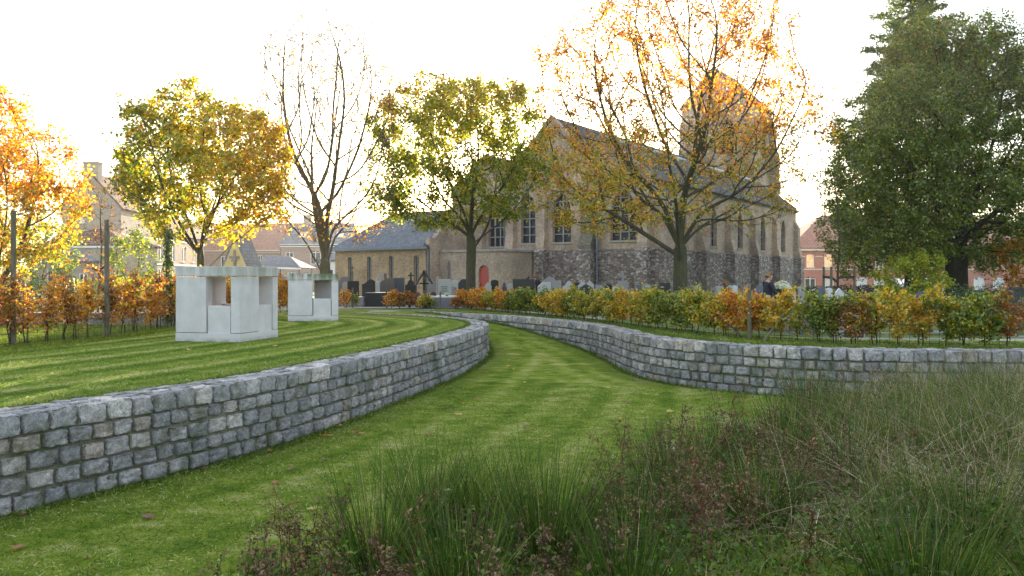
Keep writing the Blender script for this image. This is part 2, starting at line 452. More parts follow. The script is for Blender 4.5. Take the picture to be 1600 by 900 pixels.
def mat_lawn(name, wet=1.0):
    """mown lawn: stripes follow the distance to the kerb of the wall (attribute), the mower laid the grass over"""
    m, nt, b = new_mat(name); co = coords(nt); ob = co['Object']
    d = attr(nt, 'dist')['Fac']
    n0 = noise(nt, ob, 0.35, 4, 0.6); n1 = noise(nt, ob, 2.3, 6, 0.68); n2 = noise(nt, ob, 26, 5, 0.75); n3 = noise(nt, ob, 120, 3, 0.8)
    dd = mth(nt, 'ADD', d, mth(nt, 'MULTIPLY', mth(nt, 'SUBTRACT', n1, 0.5), 0.16))
    s = mth(nt, 'ADD', mth(nt, 'MULTIPLY', mth(nt, 'SINE', mth(nt, 'MULTIPLY', dd, 2 * pi / 1.12)), 0.5), 0.5)
    s2 = mth(nt, 'SINE', mth(nt, 'MULTIPLY', dd, 2 * pi / 0.56))
    k = mth(nt, 'ADD', mth(nt, 'MULTIPLY', s, 0.32 * wet), mth(nt, 'MULTIPLY', s2, 0.13 * wet))
    k = mth(nt, 'ADD', k, mth(nt, 'MULTIPLY', n1, 0.45))
    # clippings and thatch lie in streaks along the mower's way
    xy = N(nt, 'ShaderNodeMapping', {'Vector': ob, 'Scale': (1.0, 1.7, 1), 'Rotation': (0, 0, 0.5)}).outputs[0]
    st = noise(nt, xy, 2.1, 9, 0.74, 0.6)
    k = mth(nt, 'ADD', k, mth(nt, 'MULTIPLY', mth(nt, 'SUBTRACT', st, 0.5), 1.7 if wet < .5 else 1.2))
    k = mth(nt, 'ADD', k, mth(nt, 'MULTIPLY', mth(nt, 'SUBTRACT', n2, 0.5), 0.5))
    k = mth(nt, 'ADD', k, mth(nt, 'MULTIPLY', mth(nt, 'SUBTRACT', n0, 0.5), 0.5))
    k = mth(nt, 'ADD', k, (1 - wet) * 0.22)
    col = ramp(nt, k, [(0.06, (0.068, 0.128, 0.008)), (0.27, (0.140, 0.215, 0.014)), (0.49, (0.250, 0.310, 0.036)), (0.70, (0.42, 0.41, 0.15)), (0.92, (0.56, 0.51, 0.28))])
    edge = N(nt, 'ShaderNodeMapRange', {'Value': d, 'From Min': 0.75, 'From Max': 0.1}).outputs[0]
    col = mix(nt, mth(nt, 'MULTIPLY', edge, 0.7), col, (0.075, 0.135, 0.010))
    soil = mth(nt, 'MULTIPLY', ramp(nt, noise(nt, ob, 4.5, 7, 0.75), [(0.60, 0.0), (0.70, 1.0)]), 0.6)
    col = mix(nt, soil, col, (0.075, 0.06, 0.035))
    col = mix(nt, 0.75, col, ramp(nt, n3, [(0.3, (0.5, 0.55, 0.5)), (0.7, (1.5, 1.45, 1.4))]), 'MULTIPLY')
    nt.links.new(col, b.inputs['Base Color']); b.inputs['Roughness'].default_value = 0.95
    b.inputs['Specular IOR Level'].default_value = 0.15
    bump(nt, b, mth(nt, 'ADD', n2, mth(nt, 'MULTIPLY', n3, 0.7)), 0.8, 0.05)
    return m
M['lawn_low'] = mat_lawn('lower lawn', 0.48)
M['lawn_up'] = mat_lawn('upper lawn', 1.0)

def mat_field():
    m, nt, b = new_mat('grass and gravel'); ob = coords(nt)['Object']
    n1 = noise(nt, ob, 0.28, 5, 0.6); n2 = noise(nt, ob, 9, 6, 0.75); n3 = noise(nt, ob, 60, 3, 0.8)
    g = ramp(nt, n2, [(0.3, (0.045, 0.085, 0.012)), (0.7, (0.12, 0.19, 0.03))])
    r = ramp(nt, n3, [(0.3, (0.22, 0.20, 0.17)), (0.7, (0.42, 0.39, 0.34))])
    c = mix(nt, ramp(nt, n1, [(0.50, 0.0), (0.56, 1.0)]), g, r)
    nt.links.new(c, b.inputs['Base Color']); b.inputs['Roughness'].default_value = 0.95
    bump(nt, b, n2, 0.6, 0.04)
    return m
M['field'] = mat_field()
M['gravel'] = mat_plain('pale gravel', (0.42, 0.39, 0.34), 0.95, 0.3, 30, 0, 0.5)
M['paving'] = mat_plain('grey paving', (0.36, 0.35, 0.33), 0.9, 0.15, 5)
M['kerbconc'] = mat_plain('weathered kerb concrete', (0.20, 0.19, 0.165), 0.9, 0.25, 6)
# ------------------------------------------------------------------ walls in plan, terrain
def catmull(P, step):
    P = np.array(P, float); out = []
    Q = np.vstack([2 * P[0] - P[1], P, 2 * P[-1] - P[-2]])
    for i in range(1, len(Q) - 2):
        for t in np.linspace(0, 1, 24, endpoint=False):
            a, b, c, d = Q[i - 1], Q[i], Q[i + 1], Q[i + 2]
            out.append(0.5 * (2 * b + (c - a) * t + (2 * a - 5 * b + 4 * c - d) * t * t + (3 * b - a - 3 * c + d) * t ** 3))
    out.append(P[-1]); out = np.array(out)
    s = np.concatenate([[0], np.cumsum(np.linalg.norm(np.diff(out, axis=0), axis=1))])
    q = np.arange(0, s[-1], step)
    return np.stack([np.interp(q, s, out[:, 0]), np.interp(q, s, out[:, 1])], 1)

WL = catmull([(-7.3, 1.6), (-5.85, 4.25), (-4.40, 6.83), (-3.42, 8.60), (-2.74, 10.2), (-2.02, 12.6), (-1.28, 15.8), (-.76, 18.75), (-.62, 20.8), (-.98, 22.9), (-1.9, 24.7), (-3.4, 26.4), (-5.2, 27.7)], 0.05)
WR = catmull([(-3.4, 28.7), (-2.4, 27.8), (0, 25.0), (1.62, 21.9), (2.25, 19.4), (2.50, 17.2), (2.85, 15.8), (3.55, 14.65), (4.4, 13.9), (5.3, 13.4), (6.3, 13.15), (8.4, 13.05), (11, 13.2), (14, 13.6)], 0.05)
def normals(P):
    t = unit(np.gradient(P, axis=0)); return t, np.stack([t[:, 1], -t[:, 0]], 1)
THK = 0.46
tL, nL = normals(WL); tR, nR = normals(WR)
BL = WL - nL * THK * 0.5; BR = WR - nR * THK * 0.5
oL = np.argsort(BL[:, 1]); oR = np.argsort(BR[:, 0])
def xL(y): return np.interp(y, BL[oL, 1], BL[oL, 0], left=BL[oL[0], 0] - 3)
def yR(x): return np.interp(x, BR[oR, 0], BR[oR, 1], left=29.2, right=14.0)
HR = np.array([(-1.9, 31.6), (-.25, 28.4), (1.30, 25.2), (2.42, 22.4), (3.15, 20.0), (3.85, 18.0), (4.72, 16.1), (5.8, 14.9), (7.2, 14.25), (8.7, 13.95)])
def low_z(x, y):
    z = np.interp(y, [0, 10, 14, 17, 20, 21.7, 25, 28, 29.5], [-.84, -.85, -.84, -.82, -.74, -.62, -.30, -.04, 0])
    return z + 0.02 * np.sin(x * 0.9 + 1) * np.cos(y * 0.7) * smooth(29, 22, y)
def is_low(x, y):
    return (x > xL(y)) & (y < yR(x)) & (y < 29.3) & (x < 16)
def up_z(x, y):
    hy = np.interp(x, HR[:, 0], HR[:, 1], left=34, right=14.0)
    z = -0.27 * smooth(1.0, 6.5, y - hy)
    z = z + 0.025 * np.sin(x * 0.35) * np.cos(y * 0.3 + 1) * smooth(5, 9, -x)
    return z
def gz(x, y):
    x = np.asarray(x, float); y = np.asarray(y, float)
    return np.where(is_low(x, y), low_z(x, y), up_z(x, y))
def g1(x, y): return float(gz(x, y))

def spaced(a, b, s): return np.linspace(a, b, int(round((b - a) / s)) + 1)
gx = np.concatenate([-np.geomspace(900, 23, 16), spaced(-21.5, 13.5, 0.14), np.geomspace(15, 900, 18)])
gy = np.concatenate([[-200, -60, -20, -5, 0], spaced(2.4, 32, 0.14), np.geomspace(33, 1500, 28)])
X, Y = np.meshgrid(gx, gy)
Z = gz(X, Y)
def poly_dist(P, x, y):
    out = np.full(x.shape, 1e9); Q = P[::4]
    for i in range(0, len(x), 4000):
        d = np.hypot(x[i:i + 4000, None] - Q[None, :, 0], y[i:i + 4000, None] - Q[None, :, 1]); out[i:i + 4000] = d.min(1)
    return out
nx_, ny_ = len(gx), len(gy)
verts = np.stack([X.ravel(), Y.ravel(), Z.ravel()], 1)
idx = np.arange(nx_ * ny_).reshape(ny_, nx_)
quad = np.stack([idx[:-1, :-1], idx[:-1, 1:], idx[1:, 1:], idx[1:, :-1]], -1).reshape(-1, 4)
cx = verts[quad, 0].mean(1); cy = verts[quad, 1].mean(1)
low = is_low(cx, cy)
hedge_left_x = np.interp(cy, [11, 16.5, 20, 26, 31], [-9.5, -8.55, -8.55, -8.3, -7.6])
up = (~low) & (cx < xL(cy)) & (cy < 31.2 + 0.35 * np.sin(cx)) & ((cx > hedge_left_x) | (cy < 12))
up |= (~low) & (cy < np.interp(cx, HR[:, 0], HR[:, 1], left=31.2, right=14) + 1.5) & (cx > -3) & (cx < 13.6)
up &= (cy > 2.3) & (cx > -21.6)
low_ = low & (cx > -8) & (cy > 2.3)
def ground_piece(name, sel, mat):
    q = quad[sel]; u, inv = np.unique(q, return_inverse=True)
    v = verts[u]
    o = fast_mesh(name, v, inv.reshape(-1, 4), mat, smooth=True)
    dl = poly_dist(WL - nL * 0.45, v[:, 0], v[:, 1]) if name == 'upper_lawn' else poly_dist(WL, v[:, 0], v[:, 1])
    if name == 'lower_lawn':
        dr = poly_dist(WR, v[:, 0], v[:, 1]); dl = np.where(v[:, 1] > 15, np.minimum(dl, dr), dl)
    a = o.data.attributes.new('dist', 'FLOAT', 'POINT'); a.data.foreach_set('value', dl)
    return tag(o, kind='structure')
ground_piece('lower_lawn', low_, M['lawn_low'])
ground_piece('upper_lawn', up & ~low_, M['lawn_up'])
ground_piece('ground', ~(up | low_), M['field'])

# pale paths of the graveyard, 4 mm and more above the ground
def sheet(name, pts, mat, dz=0.012, nseg=24):
    """a ribbon between two polylines that follows the ground"""
    A, B = (np.array(p, float) for p in pts)
    def rs(P):
        s = np.concatenate([[0], np.cumsum(np.linalg.norm(np.diff(P, axis=0), axis=1))]); q = np.linspace(0, s[-1], nseg)
        return np.stack([np.interp(q, s, P[:, 0]), np.interp(q, s, P[:, 1])], 1)
    A, B = rs(A), rs(B); R = [A + (B - A) * t for t in np.linspace(0, 1, 7)]
    V = np.array(R).reshape(-1, 2); V = np.column_stack([V, up_z(V[:, 0], V[:, 1]) + dz])
    i = np.arange(7 * nseg).reshape(7, nseg)
    q = np.stack([i[:-1, :-1], i[:-1, 1:], i[1:, 1:], i[1:, :-1]], -1).reshape(-1, 4)
    return tag(fast_mesh(name, V, q, mat, smooth=True), kind='structure')
sheet('gravel_path', ([(-7.4, 32.2), (-2.0, 32.0)], [(-7.6, 33.6), (-2.0, 33.4)]), M['gravel'])
sheet('graveyard_path', ([(4.2, 19.6), (6.2, 17.1), (9.5, 16.2)], [(5.0, 20.8), (6.9, 18.1), (9.5, 17.2)]), M['gravel'])
sheet('pavement', ([(-22, 22.0), (-9.2, 22.0)], [(-22, 24.2), (-9.2, 24.2)]), M['paving'])

# ------------------------------------------------------------------ retaining walls of granite setts
def sett_template(n=7, k=11.0):
    g = np.array([-1, -.9, -.56, -.19, .19, .56, .9, 1]) if n == 7 else np.linspace(-1, 1, n + 1); key = {}; V = []; Fq = []
    def vid(p):
        q = tuple(np.round(p, 5))
        if q not in key: key[q] = len(V); V.append(p)
        return key[q]
    for ax in range(3):
        for s in (-1, 1):
            for i in range(n):
                for j in range(n):
                    c = []
                    for a, b in ((i, j), (i + 1, j), (i + 1, j + 1), (i, j + 1)):
                        p = np.zeros(3); p[ax] = s; p[(ax + 1) % 3] = g[a]; p[(ax + 2) % 3] = g[b]; c.append(vid(p))
                    Fq.append(c if s > 0 else c[::-1])
    V = np.array(V)
    V = V / (np.sum(np.abs(V) ** k, 1) ** (1 / k))[:, None]
    return V, np.array(Fq)
TV, TF = sett_template()
STONE = np.array([(0.205, 0.21, 0.235), (0.26, 0.26, 0.285), (0.19, 0.20, 0.225), (0.33, 0.325, 0.34), (0.26, 0.245, 0.225), (0.255, 0.235, 0.23)])
def setts(items, rng, name, parent):
    """items: centre, tangent(2), normal(2), (length, depth, height)"""
    n = len(items)
    C = np.array([i[0] for i in items]); T = np.array([(*i[1], 0) for i in items]); Nn = np.array([(*i[2], 0) for i in items])
    S = np.array([i[3] for i in items]) * 0.5
    v = np.repeat(TV[None], n, 0).copy()
    v += rng.normal(size=v.shape) * np.array([0.032, 0.10, 0.038])
    # every sett is cut a little out of square
    sk = rng.normal(size=(n, 4)) * 0.03
    v[:, :, 0] += sk[:, 0, None] * v[:, :, 2] + sk[:, 3, None] * v[:, :, 1]; v[:, :, 2] += sk[:, 1, None] * v[:, :, 0]
    v *= (1 + rng.normal(size=(n, 1, 3)) * 0.03)
    bulge = (1 - np.abs(v[:, :, 0]) ** 2) * (1 - np.abs(v[:, :, 2]) ** 2)
    v[:, :, 1] += np.where(v[:, :, 1] > 0.6, bulge * rng.uniform(-0.10, 0.14, (n, 1)), 0)
    P = C[:, None] + T[:, None] * (v[:, :, 0:1] * S[:, None, 0:1]) + Nn[:, None] * (v[:, :, 1:2] * S[:, None, 1:2])
    P[:, :, 2] += v[:, :, 2] * S[:, None, 2]
    c = np.array([1.12, 1.04, .94]) * (1.5 if 'coping' in name else 1.25) * STONE[rng.choice(6, n, p=[.31, .31, .17, .12, .05, .04])] * rng.uniform(0.84, 1.16, (n, 1))  # coping lighter: skylight on the wall top put into its colour
    col = np.repeat(c, len(TV), 0)
    Fq = (TF[None] + (np.arange(n) * len(TV))[:, None, None]).reshape(-1, 4)
    return fast_mesh(name, P.reshape(-1, 3), Fq, M['sett'], parent, col=col)

def retaining_wall(P, label, seed, far_limit=None):
    rng = np.random.default_rng(seed)
    t, n = normals(P); S = np.arange(len(P)) * 0.05
    root = thing('retaining_wall', label, 'stone wall', (P[len(P) // 2, 0], P[len(P) // 2, 1], 0))
    pos = lambda s: np.array([np.interp(s, S, P[:, 0]), np.interp(s, S, P[:, 1])])
    nn = lambda s: unit(np.array([np.interp(s, S, n[:, 0]), np.interp(s, S, n[:, 1])]))
    # mortar core
    prof = [(-0.030, -1.25), (-0.030, -0.03), (-THK + 0.02, -0.035), (-THK + 0.02, -1.25)]
    Q = P[::3]; Qn = n[::3]; V = []
    for o, z in prof: V.append(np.column_stack([Q + Qn * o, np.full(len(Q), z)]))
    V = np.stack(V, 1).reshape(-1, 3); m = len(Q)
    i = np.arange(m - 1)[:, None] * 4
    fs = np.concatenate([np.stack([i + a, i + (a + 1) % 4, i + 4 + (a + 1) % 4, i + 4 + a], -1).reshape(-1, 4) for a in range(4)] + [np.array([[0, 1, 2, 3]]), np.array([[0, 1, 2, 3]]) + 4 * (m - 1)])
    fast_mesh('mortar_core', V, fs, M['mortar'], root)
    cap = []; face = []
    total = S[-1]
    # coping: a header row flush with the face and two flat rows behind it
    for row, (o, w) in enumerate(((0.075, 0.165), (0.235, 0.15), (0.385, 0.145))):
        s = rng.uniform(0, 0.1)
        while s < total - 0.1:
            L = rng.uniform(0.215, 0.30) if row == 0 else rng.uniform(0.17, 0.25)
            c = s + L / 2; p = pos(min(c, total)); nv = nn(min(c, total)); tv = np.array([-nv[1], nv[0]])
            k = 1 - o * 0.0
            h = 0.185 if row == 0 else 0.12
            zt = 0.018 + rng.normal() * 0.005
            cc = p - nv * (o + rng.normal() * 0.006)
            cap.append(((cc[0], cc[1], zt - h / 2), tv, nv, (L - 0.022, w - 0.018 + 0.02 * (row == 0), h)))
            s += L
    z = -0.176
    for r in range(5):
        h = 0.170 + rng.uniform(-.008, .008)
        s = rng.uniform(0, 0.2)
        while s < total - 0.1:
            L = rng.uniform(0.205, 0.290); c = min(s + L / 2, total)
            p = pos(c); nv = nn(c); tv = np.array([-nv[1], nv[0]])
            q = p + nv * 0.15; gzl = float(low_z(q[0], q[1]))
            if z > gzl - 0.03:
                cc = p - nv * (0.088 + rng.normal() * 0.010)
                face.append(((cc[0], cc[1], z - h / 2 + rng.normal() * 0.004), tv, nv, (L - 0.032, 0.19, h - 0.031)))
            s += L
        z -= h
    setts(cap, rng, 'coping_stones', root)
    setts(face, rng, 'facing_stones', root)
    return root
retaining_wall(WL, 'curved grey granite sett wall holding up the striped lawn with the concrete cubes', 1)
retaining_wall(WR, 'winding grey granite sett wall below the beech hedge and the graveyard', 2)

# ------------------------------------------------------------------ concrete cubes
def memorial_cube(loc, rz, w, h, label, mossy, seed):
    root = thing('memorial_cube', label, 'monument', loc, rz, 'concrete cube monuments on the lawn')
    hw = w / 2; base_h = 0.155 * h / 1.4; cap_h = 0.185 * h / 1.4; z0 = base_h; z1 = h - cap_h; H = z1 - z0
    def moss(o, v):
        a = o.data.attributes.new('moss', 'FLOAT', 'POINT'); a.data.foreach_set('value', np.full(len(o.data.vertices), v)); return o
    b = MB(); b.box((0, 0, base_h / 2 - 0.05), (w, w, base_h + 0.1)); moss(b.build('plinth', M['concrete'], root, local=True, bevel=0.008), mossy)
    b = MB(); b.box((0, 0, z1 + cap_h / 2 + 0.002), (w + 0.002, w + 0.002, cap_h - 0.004)); moss(b.build('cap_slab', M['concrete'], root, local=True, bevel=0.01), mossy * 1.15)
    th = 0.135 * w                     # wall thickness: the end grain shows as the narrow pillar on each face
    wide = 0.49 * w; op = 0.37 * w
    for k in range(4):
        a = k * pi / 2; ca, sa = cos(a), sin(a)
        # this face looks towards local -y turned by a: a wide pillar, then the opening, then the neighbour's edge
        R = lambda x, y: (x * ca - y * sa, x * sa + y * ca)
        p = MB(); cx, cy = R(-hw + wide / 2 + 0.0, -hw + th / 2)
        p.box((cx, cy, z0 + H / 2), (wide - 0.018, th, H - 0.020), a)
        moss(p.build('pillar', M['concrete'], root, local=True, bevel=0.006), mossy)
        q = MB(); cx, cy = R(-hw + wide + op / 2 + 0.003, -hw + th / 2 + 0.014)
        q.box((cx, cy, z0 + H * 0.24), (op - 0.030, th * 0.9, H * 0.48), a)
        moss(q.build('infill_panel', M['concrete'], root, local=True, bevel=0.004), mossy * 0.3)
    return root
memorial_cube((-5.62, 15.85, g1(-5.62, 15.85)), radians(-14), 1.385, 1.43, 'pale concrete cube with window openings, nearer and larger of the two on the lawn', 0.7, 1)
memorial_cube((-5.76, 23.2, g1(-5.76, 23.2)), radians(13.5), 1.38, 1.33, 'smaller farther concrete cube with a green mossy cap slab', 2.2, 2)
# ------------------------------------------------------------------ buildings
def opening_top(o, u):
    w = o['u1'] - o['u0']; c = (o['u0'] + o['u1']) / 2; dx = abs(u - c)
    if o['kind'] == 'point':
        s = o['v1'] - 0.866 * w
        return s + sqrt(max(w * w - (w / 2 + dx) ** 2, 0))
    if o['kind'] == 'seg':
        r = 0.16 * w; R = (w * w / 4 + r * r) / (2 * r)
        return o['v1'] - r + (sqrt(max(R * R - dx * dx, 0)) - (R - r))
    if o['kind'] == 'round':
        return o['v1'] - w / 2 + sqrt(max(w * w / 4 - dx * dx, 0))
    return o['v1']

def op(u0, u1, v0, v1, kind='rect', **kw): return dict(u0=u0, u1=u1, v0=v0, v1=v1, kind=kind, **kw)

class Wall:
    """vertical wall sheet with real openings and reveals; o2 origin, d2 direction along the wall, the inside lies to nin"""
    def __init__(s, o2, d2, L, z0, top, ops=(), depth=0.3, nin=None):
        s.o = np.array(o2, float); s.d = unit(np.array(d2, float)); s.L = L; s.z0 = z0
        s.top = [(0, top), (L, top)] if not hasattr(top, '__len__') else top
        s.ops = list(ops); s.depth = depth
        s.n = np.array(nin, float) if nin is not None else np.array([-s.d[1], s.d[0]])
    def P(s, u, v, i=0.0):
        q = s.o + s.d * u + s.n * i; return (q[0], q[1], v)
    def mesh(s, mb):
        tu = [t[0] for t in s.top]; tz = [t[1] for t in s.top]
        br = set(tu)
        for o in s.ops:
            k = 2 if o['kind'] == 'rect' else 13
            o['us'] = list(np.linspace(o['u0'], o['u1'], k)); br.update(o['us'])
        br = sorted(b for b in br if 0 <= b <= s.L)
        for a, b in zip(br[:-1], br[1:]):
            if b - a < 1e-5: continue
            m = (a + b) / 2
            act = sorted([o for o in s.ops if o['u0'] < m < o['u1']], key=lambda o: o['v0'])
            la = lb = s.z0
            for o in act:
                mb.add([s.P(a, la), s.P(b, lb), s.P(b, o['v0']), s.P(a, o['v0'])], [(0, 1, 2, 3)])
                la, lb = opening_top(o, a), opening_top(o, b)
            mb.add([s.P(a, la), s.P(b, lb), s.P(b, np.interp(b, tu, tz)), s.P(a, np.interp(a, tu, tz))], [(0, 1, 2, 3)])
        for o in s.ops:
            ol = s.outline(o); n = len(ol)
            for i in range(n):
                (ua, va), (ub, vb) = ol[i], ol[(i + 1) % n]
                mb.add([s.P(ua, va), s.P(ub, vb), s.P(ub, vb, s.depth), s.P(ua, va, s.depth)], [(0, 1, 2, 3)])
        return mb
    def outline(s, o):
        pts = [(o['u0'], o['v0']), (o['u1'], o['v0'])]
        us = o.get('us') or list(np.linspace(o['u0'], o['u1'], 13))
        tops = [(u, opening_top(o, u)) for u in us[::-1]]
        return pts + [t for t in tops if t[1] > o['v0'] + 1e-4]
    def pane(s, o, i):
        mb = MB(); mb.disc_poly([s.P(u, v, i) for u, v in s.outline(o)]); return mb
    def bar(s, mb, u, v, w, h, i, th=0.08):
        """upright slab centred on (u, v) in the wall plane at depth i"""
        c = s.P(u, v, i); mb.box(c, (w, th, h), math.atan2(s.d[1], s.d[0])); return mb
    def bar_out(s, mb, u0, u1, v, h, out, th):
        c = s.P((u0 + u1) / 2, v, -out + th / 2); mb.box(c, (u1 - u0, th, h), math.atan2(s.d[1], s.d[0])); return mb

def windows(w, parent, glass='glass', frame='sill', mull=0, rows=0, depth=0.22, sill=True, fw=0.06, grid=0.0, name='window'):
    for o in w.ops:
        if o.get('skip'): continue
        g = w.pane(o, depth).build(name, M[o.get('glass', glass)], parent)
        W = o['u1'] - o['u0']; fr = MB()
        m = o.get('mull', mull)
        for k in range(m):
            u = o['u0'] + W * (k + 1) / (m + 1); t = opening_top(o, u)
            w.bar(fr, u, (o['v0'] + t) / 2, fw, t - o['v0'], depth - 0.06)
        r = o.get('rows', rows)
        for k in range(r):
            v = o['v0'] + (o['v1'] - o['v0']) * (k + 1) / (r + 1.0)
            w.bar(fr, (o['u0'] + o['u1']) / 2, v, W * 0.98, fw * 0.7, depth - 0.05, 0.05)
        if frame != 'sill':
            for u in (o['u0'] + fw / 2, o['u1'] - fw / 2):
                t = opening_top(o, u); w.bar(fr, u, (o['v0'] + t) / 2, fw, t - o['v0'], depth - 0.055, 0.06)
            w.bar(fr, (o['u0'] + o['u1']) / 2, o['v0'] + fw / 2, W - 2 * fw, fw, depth - 0.055, 0.06)
            w.bar(fr, (o['u0'] + o['u1']) / 2, min(o['v1'], opening_top(o, o['u0'] + fw)) - fw / 2, W - 2 * fw, fw, depth - 0.055, 0.06)
        if o['kind'] == 'point' and m:
            # forked tracery in the head
            s0 = o['v1'] - 0.866 * W
            for sgn in (-1, 1):
                pts = []
                for q in np.linspace(0, 1, 7):
                    u = (o['u0'] + o['u1']) / 2 + sgn * W * (0.5 / (m + 1)) * (1 - q) * (1 if m > 1 else 0.0) + sgn * q * W * 0.22
                    pts.append(w.P(u, s0 + W * 0.45 * q, depth - 0.06))
                fr.tube(pts, 0.035, 5)
        if fr.v: fr.build('frame' if frame != 'sill' else 'tracery', M[frame], g)
        if sill:
            sl = MB(); w.bar_out(sl, o['u0'] - 0.08, o['u1'] + 0.08, o['v0'] - 0.06, 0.12, 0.06, 0.16); sl.build('sill', M[o.get('sillmat', 'sill')], g)

# ---- the church: plan axes, u along the nave, v along the east front
U = np.array([0.583, 0.813]); V2 = np.array([-0.813, 0.583]); P0 = np.array([8.1, 46.0])
def CP(t, L, z=None):
    q = P0 + U * t + V2 * L
    return q if z is None else (q[0], q[1], z)
GB = -0.35
ch = thing('church', 'old brick church with rubble stone base, pointed windows and slate roofs behind the graves', 'church', (CP(0, 0)[0], CP(0, 0)[1], GB))
TOP = [(0, 7.0), (3.4, 9.6), (4.5, 8.75), (6.9, 11.2), (10.2, 7.77), (12.0, 9.25), (15.0, 6.9)]
front = Wall(CP(0, 0), V2, 15.0, 2.9, TOP, [op(1.05, 2.75, 3.45, 6.5, 'point', mull=2, rows=5), op(5.5, 6.85, 3.45, 6.5, 'point', mull=1, rows=5),
        op(8.15, 9.25, 3.45, 6.6, 'point', mull=1, rows=5), op(10.6, 11.9, 3.3, 6.4, 'point', mull=2, rows=4)], 0.4, U)
side = Wall(CP(0, 0), U, 28.0, 2.9, 7.0, [op(c - .58, c + .58, 3.35, 6.0, 'point', mull=1, rows=4) for c in (4.2, 9.25, 14.3, 19.3, 24.4)], 0.4, V2)
mb = MB(); front.mesh(mb); side.mesh(mb)
north = Wall(CP(0, 15), U, 28.0, GB, 6.9, [], 0.3, -V2); north.mesh(mb)
west = Wall(CP(28, 0), V2, 15.0, GB, TOP, [], 0.3, -U); west.mesh(mb)
mb.build('brick_wall', M['brick'], ch)
base = MB()
o7 = 0.07
b1 = Wall(CP(-o7, -o7), V2, 15.0 + o7, GB, 2.9, [], 0.3, U); b1.mesh(base)
b2 = Wall(CP(-o7, -o7), U, 28.0 + o7, GB, 2.9, [], 0.3, V2); b2.mesh(base)
base.add([CP(-o7, -o7, 2.9), CP(-o7, 15, 2.9), CP(0, 15, 2.96), CP(0, 0, 2.96)], [(0, 1, 2, 3)])
base.add([CP(-o7, -o7, 2.9), CP(28, -o7, 2.9), CP(28, 0, 2.96), CP(0, 0, 2.96)], [(0, 1, 2, 3)])
base.build('rubble_base', M['rubble'], ch)
windows(front, ch, 'leaded', depth=0.28, fw=0.085)
windows(side, ch, 'leaded', depth=0.28, fw=0.085)
def buttress(t, L, out, along, w, h, mat, d1=0.55, d2=0.38):
    o = CP(t, L); ax = ((o[0], o[1], 0), (out[0], out[1], 0), (0, 0, 1), (along[0], along[1], 0))
    foot = [(-0.2, GB), (d1 + 0.12, GB), (d1 + 0.12, 2.86), (d1 + .02, 2.97), (-0.2, 2.97)]
    prof = [(-0.2, 2.974), (d1, 2.974), (d1, 3.2), (d2, 3.85), (d2, h - 0.7), (0.0, h), (-0.2, h)]
    b = MB().prism(prof, *ax, w).build('buttress', M[mat], ch)
    MB().prism(foot, *ax, w + .1).build('foot', M['rubble'], b)
for t in (0.42, 6.72, 11.78, 16.8, 21.85, 27.55):
    buttress(t, 0, -V2, U, 0.62, 6.2, 'brick')
for L, mt in ((0.45, 'brick'), (4.15, 'brick_moss'), (7.5, 'brick'), (9.9, 'brick'), (12.4, 'brick')):
    if mt == 'brick_moss': M['brick_moss'] = mat_brick('mossy brick', (0.20, 0.18, 0.13), (0.13, 0.12, 0.09), (0.16, 0.16, 0.12), moss=0.9, patch=0.6)
    buttress(0, L, -U, V2, 0.85 if L == 4.15 else 0.62, 6.4, mt, d1=0.7 if L == 4.15 else .5, d2=0.4)
# cornice under the nave eaves
mb = MB(); side.bar_out(mb, 0, 28, 6.86, 0.2, 0.1, 0.16); mb.build('cornice', M['sill'], ch)
# roofs
def gable_roof(name, L0, z0, Lr, zr, L1, z1, t0, t1, mat, parent=None, over=0.28, oz=0.0):
    k0 = (zr - z0) / (Lr - L0); k1 = (zr - z1) / (L1 - Lr)
    mb = MB()
    mb.slab([CP(t0, L0 - over, z0 - over * k0 + .12), CP(t1, L0 - over, z0 - over * k0 + .12), CP(t1, Lr, zr + .12), CP(t0, Lr, zr + .12)], 0.14)
    mb.slab([CP(t0, Lr, zr + .118), CP(t1, Lr, zr + .118), CP(t1, L1 + 0.05, z1 + .118), CP(t0, L1 + 0.05, z1 + .118)], 0.14)
    return mb.build(name, M[mat], parent or ch)
gable_roof('roof', 0, 7.0, 3.4, 9.6, 4.6, 8.68, -0.05, 28.0, 'slate_warm')
gable_roof('roof', 4.4, 8.6, 6.9, 11.2, 10.3, 7.68, -0.03, 26.4, 'slate_warm', over=0.0)
gable_roof('roof', 10.2, 7.8, 12.0, 9.25, 15.0, 6.9, -0.05, 28.0, 'slate_warm', over=0.0)
mb = MB()
for t0, t1 in ((0.4, 27.6),):
    mb.tube([CP(t0, 3.4, 9.76), CP(t1, 3.4, 9.76)], 0.11, 6)
mb.build('ridge_cap', M['white_wall'], ch)  # ridge tiles in white: their sunlit look put into the colour
# stone verges on the gables
for t in (-0.12, 28.05):
    mb = MB()
    for (La, za), (Lb, zb) in zip(TOP[:-1], TOP[1:]):
        a = np.array(CP(t, La, za)); b = np.array(CP(t, Lb, zb)); d = b - a
        mb.slab([a + (0, 0, .22), b + (0, 0, .22), b + np.array([*(U * 0.34), .22]), a + np.array([*(U * 0.34), .22])], 0.2)
    mb.build('gable_coping', M['brick'], ch)
# rain pipes
for t, L in ((-0.32, 3.5), (-0.22, 10.4)):
    q = CP(t, L); mb = MB(); mb.tube([(q[0], q[1], GB), (q[0], q[1], 6.9)], 0.065, 8); mb.box((q[0], q[1], 6.95), (0.25, 0.2, 0.2), 0.6)
    mb.build('drainpipe', M['lead'], ch)
